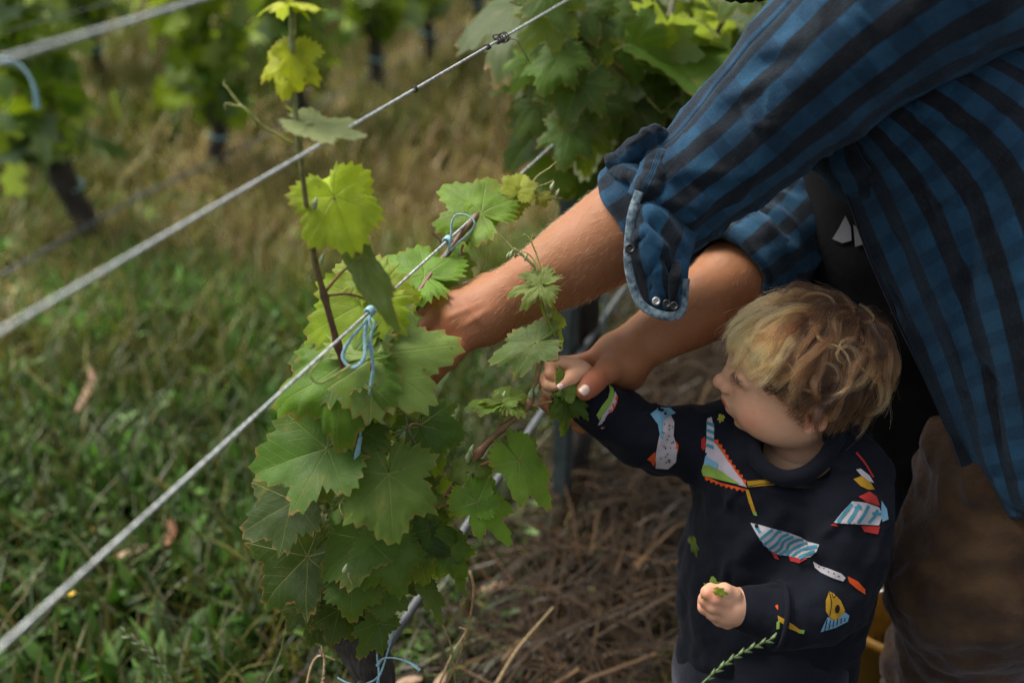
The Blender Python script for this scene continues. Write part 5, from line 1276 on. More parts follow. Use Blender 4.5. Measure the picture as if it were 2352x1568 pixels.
v = v + N * (.004 * nza(v, nrm(at(2250, 800, 1.07) - at(2065, 375, 1.055)), 5, 26, 4.0))[:, None]
v = push_folds(v, N, [((2000, 262, 1.04), (2230, 330, 1.0), .008, .005), ((2010, 245, 1.04), (2250, 290, 1.0), .006, -.005), ((1960, 350, 1.08), (2100, 520, 1.05), .01, .005), ((2000, 560, 1.12), (2180, 900, 1.10), .014, .006), ((2050, 480, 1.07), (2200, 760, 1.07), .012, -.006), ((2200, 1000, 1.15), (2260, 1150, 1.14), .01, .007), ((2250, 1000, 1.11), (2300, 1160, 1.12), .01, -.006)])
v = creases(v, vnormals(v, f), 70, nrm(at(2250, 800, 1.07) - at(2065, 375, 1.055)), .35, .10, .009, .0045, 8); v = creases(v, vnormals(v, f), 50, c2w((1, .2, 0)), .5, .05, .005, .0025, 9)
shirt_part('shirt_body', v, f, uv + np.array([.010, .0]))
ed = spline_u(G[:, 0], 60); vv, ff, _ = ribbon(ed + c2w((0, 0, .004)), .0016, .0012, n=120); shirt_part('placket_seam', vv, ff, None, None, 'denim_dark')
# far side of the open shirt, hanging behind the child
G = [[(1900, 380, 1.40), (1990, 360, 1.46), (2080, 340, 1.52)], [(1960, 560, 1.42), (2060, 560, 1.48), (2160, 560, 1.54)], [(2010, 760, 1.43), (2100, 760, 1.49), (2220, 760, 1.54)], [(2020, 930, 1.44), (2120, 930, 1.50), (2240, 930, 1.55)], [(2030, 1090, 1.45), (2140, 1100, 1.51), (2260, 1100, 1.56)], [(2040, 1250, 1.46), (2150, 1260, 1.52), (2280, 1260, 1.57)]]
G = np.array([[at(*p) for p in r] for r in G]); v, f, uv = patch(G, (70, 40)); v = v + vnormals(v, f) * (.008 * nza(v, nrm(G[5, 0] - G[0, 0]), 4, 22, 6.0))[:, None]
shirt_part('shirt_body', v, f, uv + np.array([.03, 0]))
# turned facing under the arm
G = [[(1858, 330, 1.13), (1900, 318, 1.10), (1960, 320, 1.07)], [(1862, 380, 1.135), (1915, 380, 1.10), (1985, 370, 1.075)], [(1885, 400, 1.14), (1940, 430, 1.115), (2005, 400, 1.085)], [(1930, 450, 1.15), (1960, 470, 1.13), (2000, 450, 1.10)]]
G = np.array([[at(*p) for p in r] for r in G]); v, f, uv = patch(G, (30, 30)); v = v + vnormals(v, f) * (.004 * nz(v, 40, 2.0))[:, None]; shirt_part('facing', v, f, uv + np.array([.036, .0]))
# --- dark t-shirt and trousers
s = Solid().chain([at(2420, 920, 1.26), at(2250, 640, 1.27), at(2130, 380, 1.27), at(2060, 140, 1.25)], [.14, .135, .14, .14], .05).chain([at(2090, 330, 1.28), at(2005, 560, 1.31), at(2070, 800, 1.32), at(2160, 1000, 1.32)], [.10, .082, .09, .09], .05)
v, f = s.mesh(.008); v = v + s.normal(v) * (.006 * nz(v, 14))[:, None]; tsh = obj('tshirt', v, f, M['black_knit'], man); tbvh = BVHTree.FromPolygons([Vector(q) for q in v], [tuple(q) for q in f.tolist()])
knee = at(2240, 1330, 1.24); kr = at(2420, 1290, 1.46)
s = Solid().chain([at(2470, 860, 1.23), at(2345, 1060, 1.225), knee, np.array([knee[0] + .035, knee[1] + .03, .30]), np.array([knee[0] + .05, knee[1] + .06, .06])], [.135, .105, .092, .078, .075], .06)
s.chain([at(2520, 860, 1.40), kr, np.array([kr[0] + .05, kr[1] + .05, .06])], [.13, .09, .075], .06).cone(at(2470, 850, 1.23), at(2530, 840, 1.40), .13, .13, .05)
v, f = s.mesh(.005); N = s.normal(v); v = v + N * (.007 * nza(v, c2w((1, .15, 0)), 6, 34, 2.0) + .004 * nz(v, 30))[:, None]
v = push_folds(v, N, [((2100, 1130, 1.16), (2300, 1180, 1.11), .01, .006), ((2080, 1200, 1.16), (2280, 1230, 1.12), .009, -.005), ((2060, 1240, 1.16), (2260, 1260, 1.12), .009, .005), ((2050, 1300, 1.17), (2200, 1310, 1.14), .008, -.004)])
v = creases(v, s.normal(v), 90, c2w((1, .25, 0)), .35, .13, .011, .010, 12); v = creases(v, vnormals(v, f), 60, c2w((.4, 1, 0)), .5, .08, .008, .005, 14); obj('trousers', v, f, M['trouser'], man); trbvh = BVHTree.FromPolygons([Vector(q) for q in v], [tuple(q) for q in f.tolist()])
for k, p in enumerate((knee, kr)):
    q = np.array([p[0] + .05, p[1] + .06, 0])
    s = Solid().cone(q + [0, 0, .12], q + [0, 0, .05], .055, .058, .02).cone(q + [.02, 0, .045], q + [-.15, -.02, .038], .047, .042, .03)
    v, f = s.mesh(.008); v[:, 2] = np.maximum(v[:, 2], .002); obj('boot', v, f, M['boot'], man)
# ------------------------------------------------------------------ the child
HC = at(1838, 848, 1.15)                                   # middle of the head
child = thing('person', 'tousled blond toddler in navy fish print sweatshirt, holding torn leaves', 'person', (.33, 1.08, 0))
yaw = rad(10)
HF = np.array([-math.cos(yaw), math.sin(yaw), 0]); HL = np.array([-math.sin(yaw), -math.cos(yaw), 0]); HU = np.array([0., 0, 1])
tilt = rad(2); HF, HU = HF * math.cos(tilt) - HU * math.sin(tilt), HU * math.cos(tilt) + HF * math.sin(tilt)
HM = np.stack([HF, HL, HU]) * .965                                 # rows: face, left cheek, crown
hp = lambda x, y, z: HC + np.array([x, y, z]) @ HM
class HeadSolid(Solid):
    pass
hs_ = Solid()
hs_.ell((-.008, 0, .018), (.080, .067, .065), .02).ell((.036, 0, .030), (.044, .056, .046), .035)
hs_.ell((.030, 0, -.034), (.047, .052, .054), .03)
for sg in (1, -1):
    hs_.ell((.038, .031 * sg, -.044), (.031, .025, .030), .02)
    hs_.ell((.010, .040 * sg, -.052), (.034, .022, .030), .02)
hs_.ell((.056, 0, -.080), (.017, .020, .014), .018)
hs_.ell((.066, 0, -.050), (.019, .022, .019), .015)                          # muzzle
hs_.cone((.076, 0, .004), (.087, 0, -.021), .0065, .0085, .012)             # nose
hs_.ell((.0925, 0, -.0245), (.0088, .0095, .0085), .006)
for sg in (1, -1):
    hs_.ell((.0845, .0098 * sg, -.0285), (.0072, .0056, .0062), .004)
    hs_.ell((.0915, .0045 * sg, -.0335), (.0035, .0026, .0026), .002, sub=True)
    hs_.ell((.088, .031 * sg, .005), (.020, .019, .014), .012, sub=True)   # sockets
    hs_.ell((.0605, .031 * sg, .004), (.0165, .0175, .0145), .004)          # lids
    hs_.ell((.083, .032 * sg, .0008), (.013, .0140, .0056), .003, sub=True)  # the slit between the lids
    hs_.cone((.064, .012 * sg, .0265), (.050, .048 * sg, .0205), .008, .007, .015)  # brow
hs_.cone((.0835, 0, -.0385), (.0845, 0, -.0445), .0055, .0045, .008)
hs_.ell((.0805, 0, -.0485), (.0072, .0165, .0052), .005)                     # lips
hs_.ell((.0765, 0, -.0600), (.0070, .0135, .0055), .005)
hs_.ell((.087, 0, -.0540), (.014, .019, .0013), .0025, sub=True)
hs_.ell((.078, 0, -.0695), (.008, .014, .0045), .008, sub=True)
hs_.cone((-.012, 0, -.055), (-.018, 0, -.155), .043, .046, .02)              # neck
for sg in (1, -1):                                                            # ears
    c = np.array([-.012, .0655 * sg, -.020]); ear = []
    for a in np.linspace(-70, 215, 22):
        rr = 1 if a > 20 else .9
        ear.append(c + np.array([-.002 - .011 * math.cos(rad(a + 15)) * rr, (.010 + .004 * math.sin(rad(a))) * sg, 0.018 * math.sin(rad(a)) * rr]))
    hs_.chain(ear, [.0030] * 22, .003)
    hs_.ell(c + np.array([-.004, .006 * sg, -.002]), (.010, .0045, .015), .004)
    hs_.ell(c + np.array([.003, .007 * sg, -.0165]), (.0062, .0045, .0070), .004)
    hs_.ell(c + np.array([-.002, .013 * sg, .001]), (.0062, .0050, .009), .004, sub=True)
    hs_.ell(c + np.array([.009, .004 * sg, -.004]), (.004, .004, .006), .004)
hv, hf_ = hs_.mesh(.0016)
hN = hs_.normal(hv)
skc = np.array([.64, .40, .265]); skr = np.array([.62, .25, .16])
hc_ = np.tile(skc, (len(hv), 1))
def lb(c, r): return blob(hv, np.array(c, float), r)
rdn = .5 * lb((.055, .052, -.042), .020) + .5 * lb((.055, -.052, -.042), .022) + .35 * lb((.095, 0, -.026), .012) + .3 * lb((.06, 0, -.088), .014) + .35 * lb((.070, .036, -.062), .010)
for sg in (1, -1): rdn += .5 * lb((-.014, .075 * sg, -.02), .022) + .45 * lb((.072, .034 * sg, -.004), .009)
rdn += .10 + .1 * nz(hv, 45, 2.0)
hc_ = hc_ + (skr - skc) * np.clip(rdn, 0, 1)[:, None]
lip = np.maximum(sstep(1.15, .9, np.linalg.norm((hv - [.0815, 0, -.0487]) / [.009, .0165, .0052], axis=1)), sstep(1.15, .9, np.linalg.norm((hv - [.0775, 0, -.060]) / [.009, .0135, .0055], axis=1)))
lip = lip * sstep(.070, .077, hv[:, 0]); hc_ = hc_ + (np.array([.42, .075, .065]) - hc_) * (lip * .95)[:, None]
for sg in (1, -1):
    e = np.exp(-((hv[:, 2] - .0048) / .0018) ** 2) * sstep(.020, .012, np.abs(hv[:, 1] * sg - .032)) * sstep(.066, .071, hv[:, 0]); hc_ = hc_ + (np.array([.12, .05, .035]) - hc_) * (e * .8)[:, None]
body = [(hv @ HM + HC, hf_, hc_)]
# chest under the neckline
s = Solid().cone(hp(-.018, 0, -.12), at(1826, 1080, 1.215), .045, .050, .03).cone(at(1745, 1062, 1.25), at(1880, 1072, 1.215), .03, .03, .04)
v, f = s.mesh(.004); body.append((v, f, np.tile(skc, (len(v), 1))))
# right hand: a fist round torn leaves
s = Solid()
s.chain(pts([(1460, 985, 1.205), (1380, 918, 1.185), (1345, 882, 1.175)]), [.026, .0195, .0185], .015)
s.ell(at(1318, 858, 1.172), (.0215, .0185, .0185), .012)
s.chain(pts([(1322, 838, 1.165), (1290, 832, 1.160), (1265, 838, 1.155), (1264, 858, 1.150), (1280, 868, 1.150)]), [.0086, .0076, .0072, .0068, .0060], .0014)
s.chain(pts([(1312, 850, 1.175), (1270, 852, 1.172), (1251, 868, 1.162), (1258, 884, 1.153), (1274, 888, 1.150)]), [.0086, .0076, .0072, .0067, .0058], .0014)
s.chain(pts([(1315, 868, 1.185), (1275, 880, 1.182), (1258, 896, 1.172), (1270, 904, 1.162)]), [.0084, .0078, .0072, .006], .0025)
s.chain(pts([(1320, 880, 1.19), (1285, 900, 1.188), (1278, 914, 1.178)]), [.0078, .007, .006], .0025)
s.chain(pts([(1336, 858, 1.160), (1312, 868, 1.147), (1290, 884, 1.143)]), [.0105, .0092, .0074], .004)
v, f = s.mesh(.0015); c = np.tile(skc * .96, (len(v), 1)); rd = .15 + 0 * v[:, 0]
for p in [(1264, 836, 1.148), (1250, 868, 1.155), (1290, 886, 1.138), (1262, 858, 1.145), (1312, 868, 1.14)]: rd += .5 * blob(v, at(*p), .007)
body.append((v, f, c + (skr - c) * np.clip(rd, 0, .8)[:, None]))
# left hand by the belly
s = Solid()
s.chain(pts([(1790, 1400, 1.118), (1700, 1393, 1.110), (1680, 1392, 1.105)]), [.022, .0185, .018], .012)
s.ell(at(1668, 1396, 1.100), (.0185, .0185, .0165), .012)
s.chain(pts([(1666, 1382, 1.088), (1642, 1372, 1.080), (1626, 1360, 1.080), (1632, 1350, 1.084)]), [.0090, .0083, .0074, .006], .003)
s.chain(pts([(1664, 1400, 1.090), (1638, 1390, 1.084), (1620, 1376, 1.086), (1622, 1362, 1.092)]), [.0090, .0082, .0074, .006], .003)
s.chain(pts([(1664, 1416, 1.096), (1640, 1408, 1.092), (1618, 1394, 1.094), (1614, 1380, 1.098)]), [.0085, .0078, .007, .0058], .003)
s.chain(pts([(1670, 1428, 1.102), (1652, 1422, 1.100), (1632, 1410, 1.10)]), [.0078, .007, .006], .003)
s.chain(pts([(1684, 1366, 1.092), (1664, 1356, 1.086), (1644, 1357, 1.082)]), [.0095, .008, .0066], .004)
v, f = s.mesh(.0015); c = np.tile(skc * .96, (len(v), 1)); rd = .25 + 0 * v[:, 0]
for p in [(1626, 1360, 1.075), (1618, 1378, 1.08), (1616, 1394, 1.088), (1642, 1372, 1.073)]: rd += .45 * blob(v, at(*p), .007)
body.append((v, f, c + (skr - c) * np.clip(rd, 0, .8)[:, None]))
n = 0; FF = []
for v, f, c in body: FF.append(f + n); n += len(v)
obj('body', np.concatenate([b[0] for b in body]), np.concatenate(FF), M['skin_child'], child, colr=np.concatenate([b[2] for b in body]))
M['nail_child'] = mat_simple('small_nail', (.70, .50, .45), .35, 0, 100, .1, .05)
nail(child, at(1287, 887, 1.1335), at(1280, 893, 1.135) - at(1300, 878, 1.14), c2w((-.3, -.1, 1)), .0072, .0068, 'nail_child')
nail(child, at(1639, 1353, 1.0775), at(1648, 1352, 1.08) - at(1634, 1353, 1.08), c2w((-.1, .3, 1)), .006, .006, 'nail_child')
# eyes
def mat_eye():
    t = NT('eyeball'); a = t.attr('tint'); p = t.bsdf(a, .08); p.inputs['Coat Weight'].default_value = .6; return t.done(p.outputs[0])
M['eye'] = mat_eye()
for sg in (1, -1):
    s = Solid().ell((.0622, .031 * sg, .0015), (.0138, .0138, .0125), .01); v, f = s.mesh(.0012)
    d = np.linalg.norm(v - np.array([.0765, .027 * sg, .0]) , axis=1); c = np.tile([.22, .19, .17], (len(v), 1)); c[d < .0088] = [.03, .018, .012]; c[d < .003] = [.003, .003, .003]
    obj('eye', v @ HM + HC, f, M['eye'], child, colr=c)
# lashes and brows
M['lash'] = mat_simple('eyelash', (.02, .012, .008), .6)
L_ = []
rl = np.random.default_rng(4)
for sg in (1, -1):
    for k in range(34):
        u = k / 33; y = (.018 + .030 * u); x = math.sqrt(max(0, 1 - ((y - .031) / .0185) ** 2)) * .0165 + .0605
        p = np.array([x + .0008, y * sg, .0056 - .006 * abs(u - .40)]); d = np.array([.8, (.25 + .9 * (u - .3)) * sg, -.42]); d /= np.linalg.norm(d); L = .0075 * (.7 + .5 * u) * rl.uniform(.8, 1.2)
        L_.append([hp(*(p + d * L * q + np.array([0, 0, .0018 * q * q]))) for q in (0, .33, .66, 1)])
t = NT('dark_hair'); hb = t.n('ShaderNodeBsdfHairPrincipled'); hb.parametrization = 'COLOR'; hb.inputs['Color'].default_value = (.02, .012, .008, 1); M['dark_hair'] = t.done(hb.outputs[0])
strands('eyelashes', np.array(L_), 'dark_hair', child, np.array([.00036, .00034, .00024, .00008]))
L_ = []
for sg in (1, -1):
    for k in range(110):
        u = rl.uniform(0, 1); y = .012 + .036 * u; z = .0275 + .004 * math.sin(u * 2.6) + rl.uniform(-.0028, .0028)
        d = np.array([-.25 - .5 * u, .9 * sg, .1]); L_.append((np.array([.09, y * sg, z]), d / np.linalg.norm(d)))
P0 = np.array([q[0] for q in L_]); dd = np.array([q[1] for q in L_])
for _ in range(12): P0[:, 0] -= hs_.d(P0)
L_ = np.stack([(P0 + np.array([.0004 + .0006 * math.sin(q * 3), 0, 0]) + dd * .006 * q) @ HM + HC for q in (0, .33, .66, 1)], 1)
t = NT('brow_hair'); hb = t.n('ShaderNodeBsdfHairPrincipled'); hb.parametrization = 'COLOR'; hb.inputs['Color'].default_value = (.30, .18, .09, 1); M['brow_hair'] = t.done(hb.outputs[0])
strands('eyebrows', np.array(L_), 'brow_hair', child, np.array([.00014, .00013, .0001, .00004]))

# --- hair: locks that follow the crown, curl at the ends
def make_hair(NC=420, per=66, K=24, seed=3):
    r = np.random.default_rng(seed)
    cc, rr = np.array([-.007, 0, .018]), np.array([.0815, .0685, .0660])
    def onskull(p):
        q = (p - cc) / rr; return cc + rr * q / (np.linalg.norm(q, axis=-1, keepdims=True) + 1e-9)
    def hairy(p):
        x, y, z = p[:, 0], np.abs(p[:, 1]), p[:, 2]
        front = (z > .047 - .75 * np.maximum(y - .030, 0)) | (x < .046 - .9 * np.maximum(.03 - z, 0))
        side = (x < .020) | (z > .018)
        low = z > -.052 + .03 * sstep(-.05, .0, x)
        ear = ~((np.abs(x + .012) < .015) & (z < -.010) & (y > .05))
        temple = ~((x > .004) & (z < .004))
        return front & side & low & ear & temple
    p = r.normal(0, 1, (NC * 6, 3)); p = onskull(cc + p * .1); p = p[hairy(p)][:NC]; NC = len(p)
    crown = np.array([-.050, -.008, .073])
    # guide for each lock
    def flow(P):
        n = (P - cc) / rr ** 2; n /= np.linalg.norm(n, axis=-1, keepdims=True)
        t = P - crown; t = t - n * (t * n).sum(-1, keepdims=True); t /= np.linalg.norm(t, axis=-1, keepdims=True) + 1e-6
        return n, t
    n0, t0 = flow(p)
    fr = sstep(-.01, .06, p[:, 0])                            # front locks
    tp = sstep(.03, .09, p[:, 2])
    feat = r.uniform(0, 1, NC) < .22 * sstep(-.01, .04, p[:, 2])
    L = r.uniform(.050, .078, NC) * (1 - .18 * sstep(.03, .07, p[:, 0])) * (1 - .22 * sstep(-.01, -.05, p[:, 2])) * (1 + .25 * feat)
    curl_r = r.uniform(.002, .0105, NC) * (1 + .6 * feat) * (1 - .72 * fr); turns = r.uniform(.4, 1.2, NC); ph = r.uniform(0, 6.28, NC)
    lift = r.uniform(.0, .20, NC) + .02 * tp; side = r.normal(0, .55, NC)
    offset = r.uniform(.001, .009, NC) + .008 * feat
    G = np.zeros((NC, K, 3)); P = p.copy(); G[:, 0] = P
    D = t0 + n0 * (lift * 2.2)[:, None]; D /= np.linalg.norm(D, axis=1)[:, None]
    ds = L / (K - 1)
    for k in range(1, K):
        u = k / (K - 1); n, t = flow(P); b = np.cross(n, t)
        want = t + b * (side * np.cos(u * 3 + ph))[:, None] + n * (lift * (1 - 2.2 * u))[:, None] + np.array([.06, 0, -.55 * u])[None] * (1 + .8 * sstep(.03, .06, np.abs(P[:, 1])))[:, None] + .42 * np.stack([pnoise(P * 28 + 7), pnoise(P * 28 + 31), pnoise(P * 28 + 57)], 1)
        D = D * .72 + want * .28; D /= np.linalg.norm(D, axis=1)[:, None]
        P = P + D * ds[:, None]
        nearear = np.exp(-((P[:, 0] + .012) / .022) ** 2) * sstep(.02, -.01, P[:, 2]); q = np.linalg.norm((P - cc) / (rr + (offset + .012 * nearear)[:, None]), axis=1); keep = q < 1 + 0 * q
        lim = (1 - np.exp(-u * 6)); Pout = cc + (P - cc) / np.minimum(q, 1)[:, None]
        P = P + (Pout - P) * lim
        G[:, k] = P
    T = np.gradient(G, axis=1); T /= np.linalg.norm(T, axis=2, keepdims=True) + 1e-9
    nn_ = np.stack([flow(G[:, k])[0] for k in range(K)], 1); bb = np.cross(nn_, T); bb /= np.linalg.norm(bb, axis=2, keepdims=True) + 1e-9; nn2 = np.cross(T, bb)
    u = np.linspace(0, 1, K)[None]
    ang = ph[:, None] + turns[:, None] * 2 * np.pi * u; am = curl_r[:, None] * sstep(.25, 1, u)
    G = G + bb * (am * np.cos(ang))[..., None] + nn2 * (am * np.abs(np.sin(ang)) * .9)[..., None]
    # strands of each lock
    N = NC * per; ci = np.repeat(np.arange(NC), per); S = G[ci].copy()
    jr = r.normal(0, 1, (N, 2)); rootw = .0055; tipw = np.where(feat, .0007, r.uniform(.0007, .0034, NC))[ci]
    wd = np.where(feat, .0028, rootw)[ci][:, None] * (1 - u) ** 1.2 + tipw[:, None] * u + .0012
    S = S + bb[ci] * (jr[:, :1] * wd)[..., None] + nn2[ci] * (jr[:, 1:] * wd * .6)[..., None]
    fz = r.normal(0, 1, (N, 3)); 
    w1 = .0024 * u * np.sin(u * r.uniform(4, 12, N)[:, None] + r.uniform(0, 6, N)[:, None])
    S = S + w1[..., None] * fz[:, None, :] * .8
    fly = r.uniform(0, 1, N) < .09
    S = S + (fly[:, None] * (u ** 2) * .010)[..., None] * fz[:, None, :]
    ln = r.uniform(.72, 1.0, N)
    # trim: re-sample each strand to its own length; none hangs over the eyes, cheeks or ear lobes
    X, Y, Z_ = S[..., 0], np.abs(S[..., 1]), S[..., 2]
    low = np.interp(X, [-.07, -.040, -.030, .000, .012, .030, .05], [-.078, -.074, -.018, -.010, .006, .032, .038]) + (r.normal(-.002, .0115, NC)[ci] + r.normal(0, .003, N))[:, None]
    bad = Z_ < low; first = np.where(bad.any(1), bad.argmax(1), K - 1) / (K - 1); ln = np.minimum(ln, np.maximum(first, .25))
    idx = ln[:, None] * np.linspace(0, 1, K)[None] * (K - 1); i0 = np.minimum(idx.astype(int), K - 2); fr_ = (idx - i0)[..., None]
    ar = np.arange(N)[:, None]; S = S[ar, i0] * (1 - fr_) + S[ar, i0 + 1] * fr_
    # keep out of the skull
    sk = Solid().ell((-.008, 0, .018), (.080, .067, .065), .02).ell((.036, 0, .028), (.044, .055, .043), .035)
    Sf = S.reshape(-1, 3); lim = np.tile(.0006 + .003 * np.linspace(0, 1, K), N)
    for _ in range(2):
        dd = sk.d(Sf); m = dd < lim; Sf[m] += sk.normal(Sf[m]) * (lim[m] - dd[m])[:, None]
    S = Sf.reshape(N, K, 3)
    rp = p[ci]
    light = 1.0 * sstep(-.030, .058, rp[:, 0] + .25 * (rp[:, 2] - .05)) * sstep(.0, .06, rp[:, 2]) + .10  # front and top blonder: partly sun-bleached hair, partly a highlight painted into the colour
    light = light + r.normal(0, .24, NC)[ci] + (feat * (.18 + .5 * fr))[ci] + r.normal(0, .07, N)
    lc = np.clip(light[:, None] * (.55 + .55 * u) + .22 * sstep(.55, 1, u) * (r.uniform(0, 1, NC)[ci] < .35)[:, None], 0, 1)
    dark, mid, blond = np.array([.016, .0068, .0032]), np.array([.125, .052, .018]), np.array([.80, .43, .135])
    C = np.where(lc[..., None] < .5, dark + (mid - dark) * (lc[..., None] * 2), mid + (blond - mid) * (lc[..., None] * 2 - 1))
    # loose golden curls lying over the darker hair
    X_, D_ = [], []
    for k in range(52):
        q = r.normal(0, 1, 3); q[1] = abs(q[1]) * (1 if k < 40 else -1); q[2] = abs(q[2]) * .9 - .15; q[0] = q[0] * .8 + .1; c0 = onskull(cc + q * .1)
        n_, t_ = flow(c0[None]); n_, t_ = n_[0], t_[0]; b_ = np.cross(n_, t_); R_ = r.uniform(.008, .021); a0 = r.uniform(0, 6.28); sp = r.uniform(1.8, 4.4) * r.choice([-1, 1]); of = r.uniform(.008, .016)
        al = a0 + sp * np.linspace(0, 1, K); Rk = R_ * np.linspace(1.0, r.uniform(.55, 1.0), K); drop = np.linspace(0, r.uniform(0, .018), K)
        arc = c0 + t_ * (Rk * np.cos(al))[:, None] + b_ * (Rk * np.sin(al))[:, None] + np.array([0, 0, -1]) * drop[:, None]
        for j in range(16):
            w_ = arc + (t_ * r.normal(0, .0007) + b_ * r.normal(0, .0007)) + r.normal(0, .0012, 3) * np.linspace(0, 1, K)[:, None] ** 2
            o_ = of + r.normal(0, .0006) - .006 * (1 - np.linspace(0, 1, K)) ** 3
            qq = (w_ - cc) / rr; w_ = cc + (rr + o_[:, None]) * qq / np.linalg.norm(qq, axis=1)[:, None]
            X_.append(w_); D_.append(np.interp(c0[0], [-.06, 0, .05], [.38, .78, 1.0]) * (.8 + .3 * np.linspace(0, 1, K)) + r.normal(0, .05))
    X_ = np.array(X_); D_ = np.clip(np.array(D_), 0, 1)[..., None]
    low_ = np.interp(X_[..., 0], [-.07, -.03, .0, .02, .04], [-.07, -.02, -.012, .02, .04]); X_ = X_[(X_[..., 2] > low_).all(1)]; D_ = D_[:len(X_)]
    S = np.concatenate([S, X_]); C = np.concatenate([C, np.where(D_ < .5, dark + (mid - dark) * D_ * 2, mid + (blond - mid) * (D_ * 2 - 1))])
    return S @ HM + HC, C
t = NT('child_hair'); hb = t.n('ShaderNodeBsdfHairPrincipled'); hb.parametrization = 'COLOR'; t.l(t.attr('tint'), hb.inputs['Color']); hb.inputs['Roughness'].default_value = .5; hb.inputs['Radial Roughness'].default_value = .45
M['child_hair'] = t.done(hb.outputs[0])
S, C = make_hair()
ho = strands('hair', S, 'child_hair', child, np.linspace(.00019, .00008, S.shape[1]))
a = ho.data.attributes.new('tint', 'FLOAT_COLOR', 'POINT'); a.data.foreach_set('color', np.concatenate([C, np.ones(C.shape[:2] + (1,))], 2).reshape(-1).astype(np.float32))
# dark under-layer so that the scalp does not shine through
s = Solid().ell((-.008, 0, .018), (.0812, .0682, .0662), .02).ell((.036, 0, .028), (.0452, .0562, .0442), .035).ell((.100, 0, -.012), (.072, .10, .060), .012, sub=True).ell((.06, 0, -.075), (.085, .12, .055), .02, sub=True).ell((-.012, .075, -.025), (.022, .03, .026), .01, sub=True).ell((-.012, -.075, -.025), (.022, .03, .026), .01, sub=True)
v, f = s.mesh(.003); M['underhair'] = mat_simple('under_hair', (.045, .025, .014), .8, 0, 300, .3); obj('hair_base', v @ HM + HC, f, M['underhair'], child)

# --- sweatshirt
sw = Solid()
cn = nrm(c2w((-.40, .1, .9)))
sw.chain(pts([(1800, 1105, 1.205), (1798, 1200, 1.225), (1780, 1330, 1.255), (1760, 1470, 1.285)]), [.088, .098, .108, .114], .05, flat=(cn, 1.22))
sw.cone(at(1672, 1042, 1.232), at(1915, 1090, 1.170), .048, .053, .04)
sw.chain(pts([(1655, 1018, 1.235), (1590, 1012, 1.232), (1520, 1016, 1.222), (1448, 985, 1.205), (1372, 928, 1.180)]), [.042, .0345, .0325, .0315, .0285], .03)
sw.chain(pts([(1920, 1092, 1.155), (1935, 1190, 1.140), (1930, 1290, 1.145), (1905, 1368, 1.145)]), [.050, .044, .043, .044], .03)
sw.chain(pts([(1905, 1372, 1.145), (1860, 1400, 1.128), (1790, 1412, 1.115)]), [.0445, .0395, .0345], .016)
sw.ell(at(1830, 1030, 1.165), (.051, .050, .036), .01, sub=True)
sw.ell(at(1816, 1056, 1.130), (.036, .036, .027), .012, sub=True)
swv, swf = sw.mesh(.0038); swN = sw.normal(swv, .002)
down = nrm(at(1785, 1330, 1.255) - at(1800, 1105, 1.205))
swv = swv + swN * (.0075 * nza(swv, nrm(down + c2w((-.5, 0, 0))), 6, 24, 1.0) + .004 * nz(swv, 24, 4.0) + .002 * nz(swv, 60, 8.0))[:, None]
swv = push_folds(swv, swN, [((1790, 1180, 1.13), (1640, 1330, 1.17), .012, .007), ((1880, 1230, 1.13), (1700, 1330, 1.14), .012, -.008), ((1905, 1240, 1.11), (1770, 1350, 1.11), .011, .008), ((1630, 1080, 1.2), (1640, 1230, 1.19), .012, .006), ((1665, 1010, 1.2), (1690, 1150, 1.16), .010, .007), ((1640, 1000, 1.2), (1655, 1120, 1.18), .009, -.006),
    ((1560, 985, 1.19), (1580, 1060, 1.2), .007, .004), ((1470, 960, 1.18), (1440, 1030, 1.19), .007, .004), ((1500, 970, 1.185), (1490, 1050, 1.19), .006, -.004), ((1850, 1370, 1.09), (1900, 1440, 1.10), .008, .004), ((1890, 1330, 1.11), (1960, 1390, 1.11), .009, -.006), ((1920, 1280, 1.10), (2000, 1330, 1.12), .008, .005)])
swv = creases(swv, swN, 60, nrm(down + c2w((-.6, 0, 0))), .6, .06, .007, .004, 13)
sweat = obj('sweatshirt', swv, swf, M['navy'], child)
bvh = BVHTree.FromPolygons([Vector(p) for p in swv], [tuple(q) for q in swf.tolist()])
def band_tube(name, P, w, th, closed=True, n=80):
    P = np.array(P); P = np.vstack([P, P[:1]]) if closed else P
    v, f, _ = ribbon(P, w, th, n=n); o = obj(name, v, f, M['navy'], None); o.parent = sweat; return o
# ribbed neckband and cuffs
nb = pts([(1728, 1010, 1.172), (1734, 1046, 1.152), (1762, 1080, 1.134), (1804, 1098, 1.120), (1852, 1088, 1.114), (1892, 1056, 1.114), (1918, 1014, 1.124), (1935, 985, 1.155), (1915, 965, 1.20), (1850, 950, 1.235), (1775, 960, 1.225), (1742, 982, 1.195)])
tb_ = tube(np.vstack([nb, nb[:1]]), [.0088] * 13, nseg=14, n=110, cap=False, flat=1.2); o = obj('neckband', tb_[0], tb_[1], M['navy'], None, uv=tb_[2]); o.parent = sweat
def cuff(a, b, ra, rb, name='cuff'):
    a, b = at(*a), at(*b); P = np.array([a + (b - a) * k for k in np.linspace(0, 1, 6)]); R = np.interp(np.linspace(0, 1, 6), [0, .1, .5, .92, 1], [ra * .97, ra * 1.05, (ra + rb) / 2, rb * 1.02, rb * .9])
    v, f, uv = tube(P, R, nseg=36, n=24, cap=False); a_ = np.tile(np.arange(36) / 36 * 2 * np.pi, 24)
    ctr = v.reshape(24, 36, 3).mean(1).repeat(36, 0); v = v + (v - ctr) * (.02 * np.sin(a_ * 18))[:, None]
    o = solid(obj(name, v, f, M['navy'], None, uv=uv), .003); o.parent = sweat; return o
cuff((1392, 943, 1.188), (1347, 895, 1.170), .0285, .0225)
